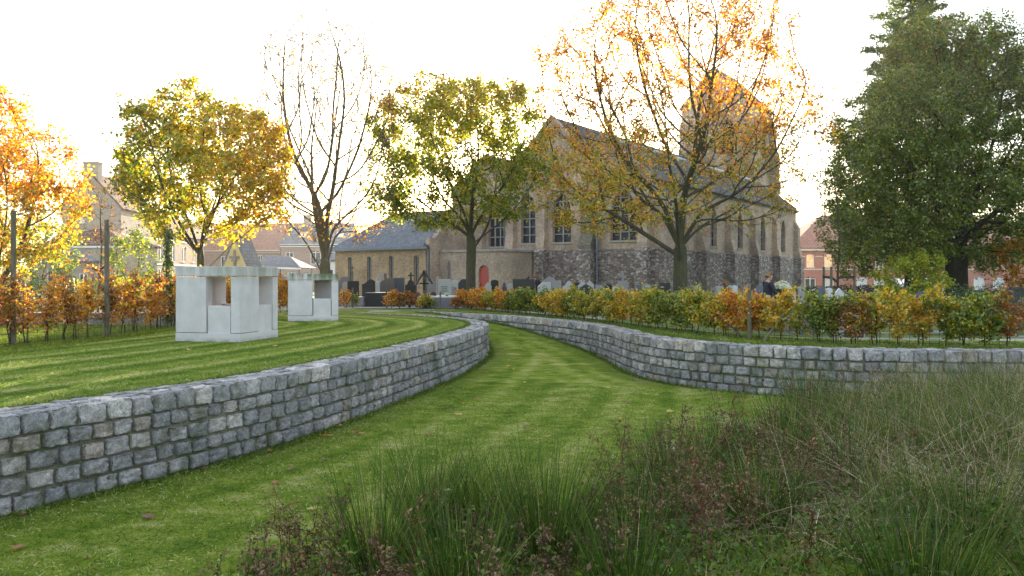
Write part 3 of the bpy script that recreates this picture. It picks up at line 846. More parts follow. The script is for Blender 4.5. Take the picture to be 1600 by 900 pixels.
# ---- tower at the west end of the nave
T0, T1, LA, LB = 26.4, 33.4, 3.8, 9.8
tw = MB(); ez, az = 16.9, 20.0
fw_ = Wall(CP(T0, LA), V2, LB - LA, 4, [(0, ez), (3, az), (6, ez)], [op(1.1, 2.3, 12.2, 15.4, 'point'), op(3.7, 4.9, 12.2, 15.4, 'point')], 0.4, U)
fs_ = Wall(CP(T0, LA), U, T1 - T0, 4, ez, [op(1.6, 2.8, 12.2, 15.4, 'point'), op(4.2, 5.4, 12.2, 15.4, 'point')], 0.4, V2)
for w in (fw_, fs_, Wall(CP(T1, LA), V2, 6, GB, [(0, ez), (3, az), (6, ez)], [], .3, -U), Wall(CP(T0, LB), U, 7, GB, ez, [], .3, -V2)): w.mesh(tw)
tower = tw.build('tower', M['brick'], ch)
M['louvre'] = mat_plain('dark louvres', (0.05, 0.045, 0.04), 0.8, 0.2)
for w in (fw_, fs_):
    for o in w.ops:
        b = w.pane(o, 0.36); 
        for k in range(9): w.bar(b, (o['u0'] + o['u1']) / 2, o['v0'] + 0.2 + k * 0.32, 1.15, 0.06, 0.22, 0.22)
        b.build('belfry_opening', M['louvre'], tower)
mb = MB()
Lm = (LA + LB) / 2; hip = 1.4
e = 0.28
A = [CP(T0 - .1, LA - e, ez - .25), CP(T1 + e, LA - e, ez - .25), CP(T1 - hip, Lm, az + .1), CP(T0 - .1, Lm, az + .1)]
B = [CP(T0 - .1, LB + e, ez - .25), CP(T1 + e, LB + e, ez - .25), CP(T1 - hip, Lm, az + .1), CP(T0 - .1, Lm, az + .1)]
mb.slab(A, 0.15); mb.slab(B, 0.15); mb.slab([A[1], B[1], A[2]], 0.15)
mb.build('tower_roof', M['slate_warm'], tower)
for (t, L, ou, al) in ((T1 - 0.35, LA, -V2, U), (T0 + 0.35, LA, -V2, U), (T0, LA + .35, -U, V2), (T0, LB - .35, -U, V2)):
    prof = [(-.2, 4), (0.75, 4), (0.75, 12.6), (0.45, 13.4), (0.45, 15.0), (0, 15.7), (-.2, 15.7)]; q = CP(t, L)
    MB().prism(prof, (q[0], q[1], 0), (*ou, 0), (0, 0, 1), (*al, 0), 0.7).build('tower_buttress', M['brick'], tower)

# ---- sacristy with the red door
sac = thing('sacristy', 'low brick sacristy with rounded corner and arched red door beside the church', 'building', (*CP(-3.5, 11), GB))
mb = MB(); ws = Wall(CP(-3.5, 9.0), V2, 4.75, GB, 2.85, [op(0.18, 0.98, GB + 0.1, 2.0, 'round')], 0.18, U); ws.mesh(mb)
prev = CP(-3.5, 9.0); arc = []
for a in np.linspace(0, pi / 2, 9): arc.append(CP(-2.5 - cos(a), 9.0 - sin(a)))
for a, b in zip(arc[:-1], arc[1:]): mb.add([(*a, GB), (*b, GB), (*b, 2.85), (*a, 2.85)], [(0, 1, 2, 3)])
mb.add([(*arc[-1], GB), (*CP(0, 8.0), GB), (*CP(0, 8.0), 2.85), (*arc[-1], 2.85)], [(0, 1, 2, 3)])
M['brick_sac'] = mat_brick('sacristy brick', (0.40, 0.31, 0.23), (0.32, 0.24, 0.18), (0.38, 0.34, 0.3), moss=0.05, patch=0.4)
mb.build('wall', M['brick_sac'], sac)
mb = MB(); path = [CP(-3.58, 13.8)] + [CP(-2.5 - 1.08 * cos(a), 9.0 - 1.08 * sin(a)) for a in np.linspace(0, pi / 2, 9)] + [CP(0, 7.92)]
inn = [CP(0, 13.8)] * 1 + [CP(-0.05, 9.0)] * 9 + [CP(-0.05, 8.4)]
for i in range(len(path) - 1):
    mb.add([(*path[i], 2.98), (*path[i + 1], 2.98), (*inn[i + 1], 3.12), (*inn[i], 3.12)], [(0, 1, 2, 3)])
    mb.add([(*path[i], 2.84), (*path[i + 1], 2.84), (*path[i + 1], 2.98), (*path[i], 2.98)], [(0, 1, 2, 3)])
mb.build('roof', M['sill'], sac)
d = ws.pane(ws.ops[0], 0.12).build('door', M['reddoor'], sac)
mb = MB(); c = ws.P(0.85, 0.75, 0.08); mb.tube([c, (c[0], c[1], c[2] + 0.14)], 0.02, 6); mb.build('handle', M['iron'], d)
q = CP(-3.62, 12.3); mb = MB(); mb.tube([(*q, GB), (*q, 2.3)], 0.05, 8); mb.build('drainpipe', M['lead'], sac)
c = ws.P(1.5, 1.75, -0.08); mb = MB(); mb.box(c, (0.16, 0.12, 0.3), 2.5); mb.build('wall_lamp', M['iron'], sac)

# ---- slate roofed wing
wing = thing('church_hall', 'long low yellow brick hall with blue slate roof and narrow arched windows', 'building', (*CP(-4.4, 17), GB))
WL0, WL1, WT = 13.1, 21.75, -4.44
fwg = Wall(CP(WT, WL0), V2, WL1 - WL0, GB, 3.3, [op(c - .2, c + .2, 0.75, 2.65, 'seg') for c in (1.15, 3.35, 5.35, 7.2)], 0.25, U)
mb = MB(); fwg.mesh(mb)
Wall(CP(WT, WL1), U, 6.2, GB, 3.3, [], .3, -V2).mesh(mb)
Wall(CP(WT + 6.2, WL0), V2, WL1 - WL0, GB, 3.3, [], .3, -U).mesh(mb)
wall_w = mb.build('wall', M['brick_yellow'], wing)
gm = MB(); Wall(CP(WT, WL0), U, 6.2, GB, [(0, 3.75), (0.5, 3.75), (3.1, 6.15), (5.7, 3.75), (6.2, 3.75)], [], .3, V2).mesh(gm)
Wall(CP(WT, WL0 + .35), U, 6.2, GB, [(0, 3.75), (0.5, 3.75), (3.1, 6.15), (5.7, 3.75), (6.2, 3.75)], [], .3, V2).mesh(gm)
gm.add([CP(WT, WL0, GB), CP(WT, WL0 + .35, GB), CP(WT, WL0 + .35, 3.75), CP(WT, WL0, 3.75)], [(0, 1, 2, 3)])
for (a, za), (b, zb) in (((0, 3.75), (.5, 3.75)), ((.5, 3.75), (3.1, 6.15)), ((3.1, 6.15), (5.7, 3.75))):
    gm.add([CP(WT + a, WL0, za), CP(WT + b, WL0, zb), CP(WT + b, WL0 + .35, zb), CP(WT + a, WL0 + .35, za)], [(0, 1, 2, 3)])
gm.build('parapet_gable', M['brick'], wing)
for o in fwg.ops: o['rows'] = 3; o['mull'] = 1
M['oldframe'] = mat_plain('dull white frame', (0.34, 0.33, 0.33), 0.6, 0.1)
windows(fwg, wing, 'glass', 'oldframe', depth=0.2, fw=0.035)
mb = MB(); r = 5.75; hipL = WL1 - 2.6
A = CP(WT - .3, WL0 + .36, 3.2); B = CP(WT - .3, WL1 + .3, 3.2); C_ = CP(WT + 3.1, hipL, r); D = CP(WT + 3.1, WL0 + .36, r)
E = CP(WT + 6.5, WL1 + .3, 3.2); G = CP(WT + 6.5, WL0 + .36, 3.2)
mb.slab([A, B, C_, D], 0.14); mb.slab([B, E, C_], 0.14); mb.slab([E, G, D, C_], 0.14)
mb.build('roof', M['slate'], wing)
mb = MB(); fwg.bar_out(mb, 0.0, WL1 - WL0 + .2, 3.12, 0.14, 0.33, 0.14); mb.build('gutter', M['lead'], wing)
q = CP(WT - .12, WL0 + .05); mb = MB(); mb.tube([(*q, GB), (*q, 3.0)], 0.06, 8); mb.build('drainpipe', M['lead'], wing)

# ---- generic house: front wall from a to b, gabled or hipped roof behind
def house(name, label, cat, a, b, depth, z0, eave, ridge, wallmat, roofmat, ops, nin_sign=1, gables=True, frame='white', glass='glass', mull=1, fascia=None, rows=0, overhang=.35, group=None):
    a = np.array(a, float); b = np.array(b, float); d = unit(b - a); L = np.linalg.norm(b - a)
    n = np.array([-d[1], d[0]]) * nin_sign
    root = thing(name, label, cat, (*((a + b) / 2), z0), group=group)
    w = Wall(a, d, L, z0, eave, ops, 0.2, n); mb = MB(); w.mesh(mb)
    top = [(0, eave), (depth / 2, ridge), (depth, eave)] if gables else eave
    Wall(a, n, depth, z0, top, [], .2, d).mesh(mb); Wall(b, n, depth, z0, top, [], .2, -d).mesh(mb)
    Wall(a + n * depth, d, L, z0, eave, [], .2, -n).mesh(mb)
    mb.build('wall', M[wallmat], root)
    windows(w, root, glass, frame, depth=0.12, mull=mull, rows=rows, fw=0.07)
    k = (ridge - eave) / (depth / 2); r = MB(); e = overhang
    pt = lambda u, v, z: (*(a + d * u + n * v), z)
    if gables:
        r.slab([pt(-.1, -e, eave - e * k + .1), pt(L + .1, -e, eave - e * k + .1), pt(L + .1, depth / 2, ridge + .1), pt(-.1, depth / 2, ridge + .1)], .15)
        r.slab([pt(-.1, depth + e, eave - e * k + .1), pt(L + .1, depth + e, eave - e * k + .1), pt(L + .1, depth / 2, ridge + .098), pt(-.1, depth / 2, ridge + .098)], .15)
    else:
        h = min(depth / 2, L * .45)
        q = [pt(-e, -e, eave), pt(L + e, -e, eave), pt(L + e, depth + e, eave), pt(-e, depth + e, eave)]; p, s = pt(h, depth / 2, ridge), pt(L - h, depth / 2, ridge)
        r.slab([q[0], q[1], s, p], .15); r.slab([q[2], q[3], p, s], .15); r.slab([q[1], q[2], s], .15); r.slab([q[3], q[0], p], .15)
    roof = r.build('roof', M[roofmat], root)
    if fascia:
        f = MB(); w.bar_out(f, -.1, L + .1, eave - .16, .32, e * .8, .2); f.build('cornice', M[fascia], root)
    return root, w, roof, pt, k

# big gabled house at the left with its long side wing
d0 = 80.0
gl = at(96, 0, d0)[:2]; gr = at(189, 0, d0)[:2]
hA = thing('gabled_house', 'tall pale brick gabled house with wide chimney between the two left autumn trees', 'house', (*((gl + gr) / 2), -.3))
wG = np.linalg.norm(gr - gl)
fg = Wall(gl, (1, 0), wG, -.3, [(0, 8.4), (wG / 2, 11.7), (wG, 8.4)], [op(1.85, 2.35, 6.7, 7.9, 'seg')], .2, (0, 1))
mb = MB(); fg.mesh(mb); ldir = unit(np.array([-1.6 + 0.0, 33.0])); LW = 33.0
lw_ops = [op(u, u + 1.1, 3.2, 5.0, 'rect', mull=1) for u in np.arange(2.5, 31, 3.6)] + [op(u, u + 1.1, 0.4, 2.3, 'rect', mull=1) for u in np.arange(2.5, 31, 3.6)]
lw = Wall(gr, ldir, LW, -.3, 6.3, lw_ops, .2, (-1, -.05)); lw.mesh(mb)
Wall(gl, ldir, LW, -.3, 8.4, [], .2, (1, 0)).mesh(mb)
Wall(gr, ldir, 9, 6.3, 8.4, [], .2, (-1, 0)).mesh(mb)
mb.build('wall', M['brick_beige'], hA)
windows(fg, hA, 'white', 'white', depth=.1, mull=1, fw=.06); windows(lw, hA, 'glass', 'white', depth=.12, mull=1, fw=.1)
mb = MB(); gm_ = (gl + gr) / 2; q = lambda p, z: (p[0], p[1], z)
k = (11.7 - 8.4) / (wG / 2)
for s, e_ in ((gl, -1), (gr, 1)):
    o = s + np.array([.3 * e_, 0])
    mb.slab([q(o + (0, -.1), 8.4 - .3 * k + .1), q(o + ldir * 9, 8.4 - .3 * k + .1), q(gm_ + ldir * 9, 11.8), q(gm_ + (0, -.1), 11.8)], .16)
o = gr + np.array([.3, 0]); 
mb.slab([q(o + ldir * 9, 6.25), q(o + ldir * LW, 6.25), q(gm_ + ldir * LW, 8.9), q(gm_ + ldir * 9, 8.9)], .16)
roof = mb.build('roof', M['tile_brown'], hA)
mb = MB(); mb.box((gm_[0] - .02, d0 + .35, 11.75), (1.5, .8, 1.9)); mb.box((gm_[0] - .02, d0 + .35, 12.78), (1.62, .92, .16)); mb.build('chimney', M['brick_beige'], roof)
for z in (2.8, 5.6):
    mb = MB(); lw.bar_out(mb, 0, LW, z, .18, .06, .12); mb.build('string_course', M['cream'], hA)
# lean-to with brown tiles in front of it, and the grey roofed shed before that
house('outbuilding', 'low outbuilding with brown tiled roof against the tall gabled house', 'building', at(62, 0, 73)[:2], at(196, 0, 73)[:2], 6.5, -.3, 4.3, 5.9, 'brick_beige', 'tile_brown',
      [op(5.2, 5.9, .9, 2.0, 'rect'), op(6.6, 7.2, .9, 2.0, 'rect')], gables=False, fascia='white')
house('shed', 'low shed with dark grey roof in front of the brown roofed outbuilding', 'shed', at(46, 0, 62)[:2], at(150, 0, 64)[:2], 5, -.3, 2.6, 3.9, 'brick_beige', 'slate', [op(1.2, 2.0, .6, 1.9, 'rect'), op(3.4, 4.0, .6, 1.6)], gables=False)
# terrace across the back
dT = 96.0
r1, w1, rf1, pt1, k1 = house('terraced_house', 'pink brick terraced house with dark roof, skylights and white gutter board', 'house', at(439, 0, dT)[:2], at(540, 0, dT)[:2], 9.5, -.3, 5.3, 8.1, 'brick_pink', 'slate',
      [op(.55, 1.5, 3.15, 4.45, 'seg', mull=1), op(3.55, 4.75, 2.9, 4.5, 'seg', mull=1), op(5.9, 6.9, 2.9, 4.5, 'seg', mull=1), op(.8, 1.7, .2, 2.0, 'seg', mull=1), op(2.9, 3.8, .2, 1.9, 'seg', mull=1)], fascia='white')
for u in (1.7, 4.2, 6.2):
    mb = MB(); c0 = [pt1(u, 1.3, 5.3 + 1.3 * k1 + .16), pt1(u + .9, 1.3, 5.3 + 1.3 * k1 + .16), pt1(u + .9, 2.5, 5.3 + 2.5 * k1 + .16), pt1(u, 2.5, 5.3 + 2.5 * k1 + .16)]
    mb.slab(c0, .1); mb.build('skylight', M['white'], rf1)
mb = MB(); c = pt1(2.0, 4.75, 8.6); mb.box(c, (.9, .7, 1.2)); mb.build('chimney', M['brick_beige'], rf1)
house('terraced_house', 'brick house with orange tiled roof left of the pink terraced house', 'house', at(316, 0, dT + 2)[:2], at(437, 0, dT)[:2], 9, -.3, 4.6, 8.0, 'brick_pink', 'tile_red',
      [op(7.4, 8.0, 2.6, 4.0, 'rect', mull=1), op(5.2, 5.9, 2.6, 4.0, 'rect', mull=1), op(7.4, 8.1, .3, 1.9, 'rect', mull=1), op(2.5, 3.3, 2.4, 3.9, 'rect', mull=1)], fascia='cream')
house('white_house', 'white rendered house front between the tree trunk and the slate roofed hall', 'house', at(505, 0, 78)[:2], at(534, 0, 78)[:2], 5, -.3, 3.0, 3.9, 'white_wall', 'slate', [op(.25, 1.0, .2, 2.1, 'rect', mull=1)], gables=False)
# carport roof
cp = thing('carport', 'flat dark roofed carport with white edge board beyond the graves', 'carport', (*at(436, 0, 60)[:2], -.3))
a, b = at(398, 0, 60), at(470, 0, 60)
mb = MB(); ml = a[0] + (b[0] - a[0]) * .55
mb.slab([(a[0], 60, 2.12), (b[0], 60, 2.02), (ml, 62.6, 2.95), (a[0], 62.6, 3.0)], .1); mb.slab([(b[0], 60, 2.02), (b[0], 65, 2.02), (ml, 62.6, 2.95)], .1)
mb.build('roof', M['slate'], cp)
mb = MB(); mb.slab([(a[0], 59.93, 2.10), (b[0], 59.93, 2.00), (b[0], 59.99, 2.00), (a[0], 59.99, 2.10)], .13); mb.build('edge_board', M['white'], cp)
for x, y, z in ((a[0] + .2, 60.3, 2.05), (b[0] - .2, 60.3, 1.98), (a[0] + .2, 62.3, 2.7), (b[0] - .3, 64.5, 1.98)):
    mb = MB(); mb.box((x, y, z / 2 - .15), (.1, .1, z + .3)); mb.build('leg', M['oldwood'], cp)
# yellow chapel with a cross
dC = 50.0; ca = at(349, 0, dC)[:2]; cb = at(385, 0, dC)[:2]
cw = cb[0] - ca[0]; cd = unit(np.array([0.30, 1.0])) * 1.5
cpl = thing('wayside_chapel', 'small yellow plastered chapel with steep dark roof and a cross on its gable', 'chapel', (ca[0] + cw / 2, dC, -.3))
mb = MB(); Wall(ca, (1, 0), cw, -.3, [(0, 2.1), (cw / 2, 3.85), (cw, 2.1)], [], .2, (0, 1)).mesh(mb)
Wall(cb, cd, 1.5, -.3, 2.1, [], .2, (-1, 0)).mesh(mb); Wall(ca, cd, 1.5, -.3, 2.1, [], .2, (1, 0)).mesh(mb)
Wall(ca + cd, (1, 0), cw, -.3, [(0, 2.1), (cw / 2, 3.85), (cw, 2.1)], [], .2, (0, -1)).mesh(mb)
mb.build('wall', M['yellow'], cpl)
mb = MB(); m_ = (ca + cb) / 2; kk = 1.75 / (cw / 2)
for s, e_ in ((ca, -1), (cb, 1)):
    o = s + np.array([.08 * e_, 0]); mb.slab([q(o - cd * .02, 2.1 - .08 * kk + .08), q(o + cd * 1.02, 2.1 - .08 * kk + .08), q(m_ + cd * 1.02, 3.95), q(m_ - cd * .02, 3.95)], .1)
mb.build('roof', M['slate'], cpl)
mb = MB(); c = at(366, 407, dC - .08); mb.box(c, (.14, .08, 1.3)); mb.box((c[0], c[1], c[2] + .2), (.62, .082, .14)); mb.box((c[0], c[1] - .03, c[2] + .1), (.3, .14, .35)); mb.build('cross', M['oldwood'], cpl)
# red brick school at the right
dS = 88.0
ops = []
for px in (1266, 1294, 1347, 1374, 1402, 1452, 1480, 1530, 1560):
    u = (px - 1236) / F * dS
    ops.append(op(u - .42, u + .42, 2.45, 3.85, 'seg', mull=1, rows=1, glass='litwin' if px in (1294, 1266, 1347) else 'glass', sillmat='cream'))
    ops.append(op(u - .6, u + .6, -.05, 1.35, 'seg', mull=1, glass='glass' if px in (1266,) else 'white_wall', sillmat='cream'))
rs_, ws_, rf_, pt_, k_ = house('school_building', 'long red brick building with red tiled roof and cream cornice right of the church', 'building', at(1236, 0, dS)[:2], at(1640, 0, dS)[:2], 11, -.35, 4.55, 8.6, 'brick_red', 'tile_red', ops, gables=False, fascia='cream', frame='white')
for v, h in ((2.2, .12), (3.62, .1)):
    mb = MB()
    prev = 0
    for o in sorted([o for o in ops if o['v0'] > 2], key=lambda o: o['u0']):
        a_, b_ = (prev, o['u0'] - .12)
        if v > 3: ws_.bar_out(mb, a_, b_, v, h, .03, .05)
        prev = o['u1'] + .12
    if v < 3: ws_.bar_out(mb, 0, 28, v, h, .04, .06)
    mb.build('string_course', M['cream'], rs_)
# ------------------------------------------------------------------ trees
GRN = (0.13, 0.195, 0.020); DGR = (0.065, 0.11, 0.012); YGR = (0.30, 0.32, 0.022); YEL = (0.66, 0.43, 0.022); ORA = (0.64, 0.27, 0.022); RUS = (0.36, 0.13, 0.03); BRN = (0.19, 0.10, 0.035)

def bez(p0, c, p1, n, rng, wob=0.03):
    t = np.linspace(0, 1, n)[:, None]
    P = (1 - t) ** 2 * p0 + 2 * t * (1 - t) * c + t ** 2 * p1
    L = np.linalg.norm(p1 - p0)
    w = rng.normal(size=(n, 3)) * wob * L * np.sin(t * pi) * 0.5
    return P + w

def sway(n, L, rng, amp):
    s = np.linspace(0, 1, n)[:, None]; w = np.zeros((n, 3))
    for k in (1, 2, 3, 5):
        w += np.sin(k * pi * s * rng.uniform(.8, 1.2) + rng.uniform(0, 6.28)) * rng.normal(size=3) / k
    w -= w[0]
    return w * amp * L * np.sqrt(s)

def colonise(pos, par, att, step, infl, kill, inertia, up, rng, max_iter=160):
    """branches grow towards free points of the crown's volume until all are reached"""
    pos = [np.array(p, float) for p in pos]; par = list(par)
    dirs = [np.array([0, 0, 1.0])] + [unit(pos[i] - pos[par[i]]) for i in range(1, len(pos))]
    P = np.array(pos); nd = np.full(len(att), 1e9); ni = np.zeros(len(att), int); alive = np.ones(len(att), bool)
    def update(idx0, Pn):
        nonlocal nd, ni
        d = np.linalg.norm(att[:, None] - Pn[None], axis=2); j = d.argmin(1); m = d[np.arange(len(att)), j]
        b = m < nd; nd = np.where(b, m, nd); ni = np.where(b, j + idx0, ni)
    update(0, P)
    nch = {}; sat = set()
    for it in range(max_iter):
        alive &= nd > kill
        use = alive & (nd < infl)
        if not use.any(): 
            if not alive.any(): break
            infl *= 1.5
            if infl > 30: break
            continue
        k = ni[use]; v = unit(att[use] - np.array(pos)[k])
        new = []; i0 = len(pos)
        for n in np.unique(k):
            if nch.get(n, 0) > 2: sat.add(int(n)); continue
            s = v[k == n].sum(0); s = unit(s) + dirs[n] * inertia + np.array([0, 0, up]) + rng.normal(size=3) * .07; s = unit(s)
            q = pos[n] + s * step
            new.append(q); par.append(n); dirs.append(s); nch[n] = nch.get(n, 0) + 1
        if new: pos.extend(new); update(i0, np.array(new))
        if sat:            # a full node hands its points to the nearest free one
            bad = np.where(alive & np.isin(ni, list(sat)))[0]
            if len(bad):
                free = np.array([i for i in range(len(pos)) if nch.get(i, 0) <= 2]); Pf = np.array(pos)[free]
                dd = np.linalg.norm(att[bad][:, None] - Pf[None], axis=2); j = dd.argmin(1)
                nd[bad] = dd[np.arange(len(bad)), j]; ni[bad] = free[j]
        elif not new: break
    return np.array(pos), np.array(par), np.array(dirs)

def tree(name, label, base, seed, n_leaf, colour, leaf=.12, R=(3, 3, 3), zc=5.0, off=0.0, fork=2.0, r0=.2, seeds=5, seed_th=(.15, .7), natt=900, step=.3, kill=.5, inertia=.75, up=.05, zlow=None, pw=2.2, rough=.16, void=.0, shell=.3, keep=None,
         bark='bark', mat='leaf', jitter=.09, group=None, cat='tree', pipe=2.35, tip=.0055, twigs=2, twig_len=(.18, .45), seed_len=1.0, leader=0.0, thin=.016, cone=0.0):
    rng = np.random.default_rng(seed); base = np.array(base, float); rad = np.array(R, float); cen = base + np.array([off, 0, zc])
    ph = rng.uniform(0, 6.28, 6)
    A = rng.uniform(-1.25, 1.25, (natt * 9, 3)); rr = np.sum(np.abs(A) ** pw, 1) ** (1 / pw); dd = A / (np.linalg.norm(A, axis=1, keepdims=True) + 1e-9)
    lump = rough * (np.sin(dd[:, 0] * 4 + ph[0]) * np.sin(dd[:, 1] * 4 + ph[1]) + .7 * np.sin(dd[:, 2] * 7 + ph[2]) * np.cos(dd[:, 0] * 6 + ph[3]))
    m = (rr < 1 + lump) & (rng.uniform(size=len(A)) < np.clip(rr, 0, 1) ** (3 * shell))
    A[:, :2] *= (1 - cone * A[:, 2:3]); W = cen + A * rad
    if zlow is not None: m &= W[:, 2] > base[2] + zlow + .35 * np.sin(W[:, 0] * 2 + ph[4]) * np.cos(W[:, 1] * 2)
    if void > 0: m &= clump(W, 2.1, ph[5]) > -1.3 + void
    att = W[m][:natt]
    nt = max(4, int(fork / .3)); pts = [base - [0, 0, .15]] + [base + np.array([rng.normal() * .015, rng.normal() * .015, fork * (i + 1) / nt]) for i in range(nt)]
    par = [0] + list(range(nt)); f = len(pts) - 1
    if leader:
        p = pts[f]; pr = f
        for k in range(int(leader / step)):
            p = p + np.array([rng.normal() * .03, rng.normal() * .03, step]); pts.append(p); par.append(pr); pr = len(pts) - 1
    a0 = rng.uniform(0, 6.28)
    for i in range(seeds):
        th = seed_th[0] + (seed_th[1] - seed_th[0]) * (i + .5) / seeds; az = a0 + i * 2.4
        d = np.array([sin(th) * cos(az), sin(th) * sin(az), cos(th)]); pr = max(1, f - (i % 3 if i > seeds // 2 else 0)); p = pts[pr]
        for k in range(max(2, int(seed_len * rng.uniform(.8, 1.3) / step))):
            p = p + d * step + np.array([0, 0, .0]); pts.append(p); par.append(pr); pr = len(pts) - 1
    P, Q, Dn = colonise(pts, par, att, step, 3.2, kill, inertia, up, rng)
    n = len(P)
    rad_ = np.zeros(n); acc = np.zeros(n); nchild = np.zeros(n, int); best = np.full(n, -1)
    for i in range(1, n): nchild[Q[i]] += 1
    cnt = np.zeros(n)
    for i in range(n - 1, 0, -1):
        if nchild[i] == 0: cnt[i] = 1
        cnt[Q[i]] += cnt[i]
    # pipe model; the exponent makes the shoots `tip` thick and the trunk r0 thick
    rad_ = tip * np.maximum(cnt, 1) ** (np.log(r0 / tip) / np.log(max(cnt[1], 2)) )
    # each shoot also tapers along its own length
    run = np.zeros(n)
    for i in range(n - 1, 0, -1): run[Q[i]] = max(run[Q[i]], run[i] + step)
    rad_ = np.maximum(rad_ * (.72 + .28 * np.clip(run / 3, 0, 1)), tip * .8) + tip * .5 * np.clip(run, 0, 1.5)
    for i in range(1, n):
        b = best[Q[i]]
        if b < 0 or rad_[i] > rad_[b]: best[Q[i]] = i
    chains = []
    starts = [1] + [i for i in range(2, n) if best[Q[i]] != i]
    for s in starts:
        c = [Q[s], s]
        while best[c[-1]] >= 0: c.append(best[c[-1]])
        pp = P[c].copy(); r = rad_[c].copy()
        if s != 1: r[0] = min(r[0], r[1] * 1.15)
        for _ in range(2):
            if len(pp) > 3: pp[1:-1] = pp[1:-1] * .5 + (pp[:-2] + pp[2:]) * .25
        chains.append((pp, r))
    root = thing(name, label, cat, tuple(base), group=group)
    tr = chains[0]; kf = min(len(tr[0]), nt + 1); rr_ = tr[1].copy(); h = tr[0][:, 2] - base[2]; rr_ *= 1 + .5 * np.exp(-np.maximum(h, 0) / .22)
    v, f_ = tubes([(tr[0][:kf], rr_[:kf])], 14); fast_mesh('trunk', v, f_, M[bark], root, smooth=True)
    bigs = [(tr[0][kf - 1:], rr_[kf - 1:])] if len(tr[0]) - kf >= 1 else []; small = []
    for c in chains[1:]: (bigs if c[1].max() > .03 else small).append(c)
    ends = np.where((rad_ < max(thin, tip * 2.4)) & (cnt <= 3))[0]; ends = ends[ends > f]
    T0, T1 = [], []
    for _ in range(twigs):
        d = unit(Dn[ends] * .8 + unit(rng.normal(size=(len(ends), 3))) * .95 + np.array([0, 0, .1])); l = rng.uniform(*twig_len, (len(ends), 1))
        T0.append(P[ends]); T1.append(P[ends] + d * l)
    T0 = np.concatenate(T0); T1 = np.concatenate(T1)
    for a_, b_ in zip(T0, T1): small.append((np.array([a_, (a_ + b_) / 2 + rng.normal(size=3) * .02, b_]), np.array([tip * .9, tip * .7, tip * .45])))
    v1, f1 = tubes(bigs, 8) if bigs else (np.zeros((0, 3)), np.zeros((0, 4), int)); v2, f2 = tubes(small, 3)
    fast_mesh('branches', np.concatenate([v1, v2]), np.concatenate([f1, f2 + len(v1)]), M[bark], root, smooth=True)
    if n_leaf:
        # leaves hang in sprays along the twigs; some twigs are already bare
        load = rng.gamma(1.2, 1, len(T0)); k = rng.choice(len(T0), n_leaf, p=load / load.sum()); s = rng.uniform(.2, 1.1, (n_leaf, 1))
        L = T0[k] + (T1[k] - T0[k]) * s + rng.normal(size=(n_leaf, 3)) * jitter; L[:, 2] -= .03
        rel = (L - cen) / rad
        if keep is not None:
            m = rng.uniform(size=len(L)) < keep(rel, rng, L); L = L[m]; rel = rel[m]
        V, Fq = leaves(L, np.full(len(L), leaf), rng)
        fast_mesh('crown', V, Fq, M[mat], root, col=np.repeat(colour(rel, rng), 4, 0))
    return root


def blend(rng, n, *pw):
    """pw: pairs (colour, weight array); one colour drawn per leaf"""
    W = np.stack([np.broadcast_to(np.maximum(w, 0), (n,)) for _, w in pw], 1) + 1e-6
    cum = np.cumsum(W, 1) / W.sum(1, keepdims=True)
    k = (rng.uniform(size=(n, 1)) > cum).sum(1)
    c = np.array([p for p, _ in pw])[np.minimum(k, len(pw) - 1)]
    return np.clip(c * (1 + rng.normal(size=(n, 1)) * .2) * (1 + rng.normal(size=(n, 3)) * .07), .004, .8)

def clump(P, sc, ph=0.0):
    return np.sin(P[:, 0] * sc + ph) * np.cos(P[:, 1] * sc * 1.1 + ph * 2) + np.sin(P[:, 2] * sc * 1.3 + ph * 3 + P[:, 0] * .7 * sc)

def onground(px, d, dz=0.0):
    x = (px - 800) / F * d; return (x, d, g1(x, d) + dz)

# big sparse orange lime before the church
def c5(r, g): return blend(g, len(r), (RUS, .3 + 1.3 * smooth(-.2, .7, r[:, 2])), (ORA, 1.2 + .6 * r[:, 2]), (YEL, .25 + .5 * smooth(.5, -.3, r[:, 2])), (YGR, 2.6 * smooth(.15, -.45, r[:, 2])), (BRN, .3 * smooth(-.2, .8, r[:, 2])))
tree('lime_tree', 'largest tree, sparse orange lime with fanning dark limbs before the church nave', onground(1063, 30), 51, 52000, c5, leaf=.112, twigs=3, R=(5.1, 4.7, 5.7), zc=7.2, off=-.1, tip=.0085, thin=.024, fork=2.6, r0=.255, seeds=8, seed_th=(.1, 1.05), seed_len=1.6, natt=3000, step=.28, kill=.50, inertia=1.1, up=.06, zlow=3.3, shell=.45, rough=.12, pipe=2.25,
     keep=lambda r, g, P: np.clip(.52 + .28 * clump(P, 1.5, .4) + .45 * smooth(.0, -.5, r[:, 0]) * smooth(.15, -.25, r[:, 2]) + .5 * smooth(.05, .25, r[:, 0]) * smooth(.85, .6, r[:, 0]) * smooth(-.25, 0, r[:, 2]) * smooth(.75, .5, r[:, 2]), .08, 1), jitter=.11)
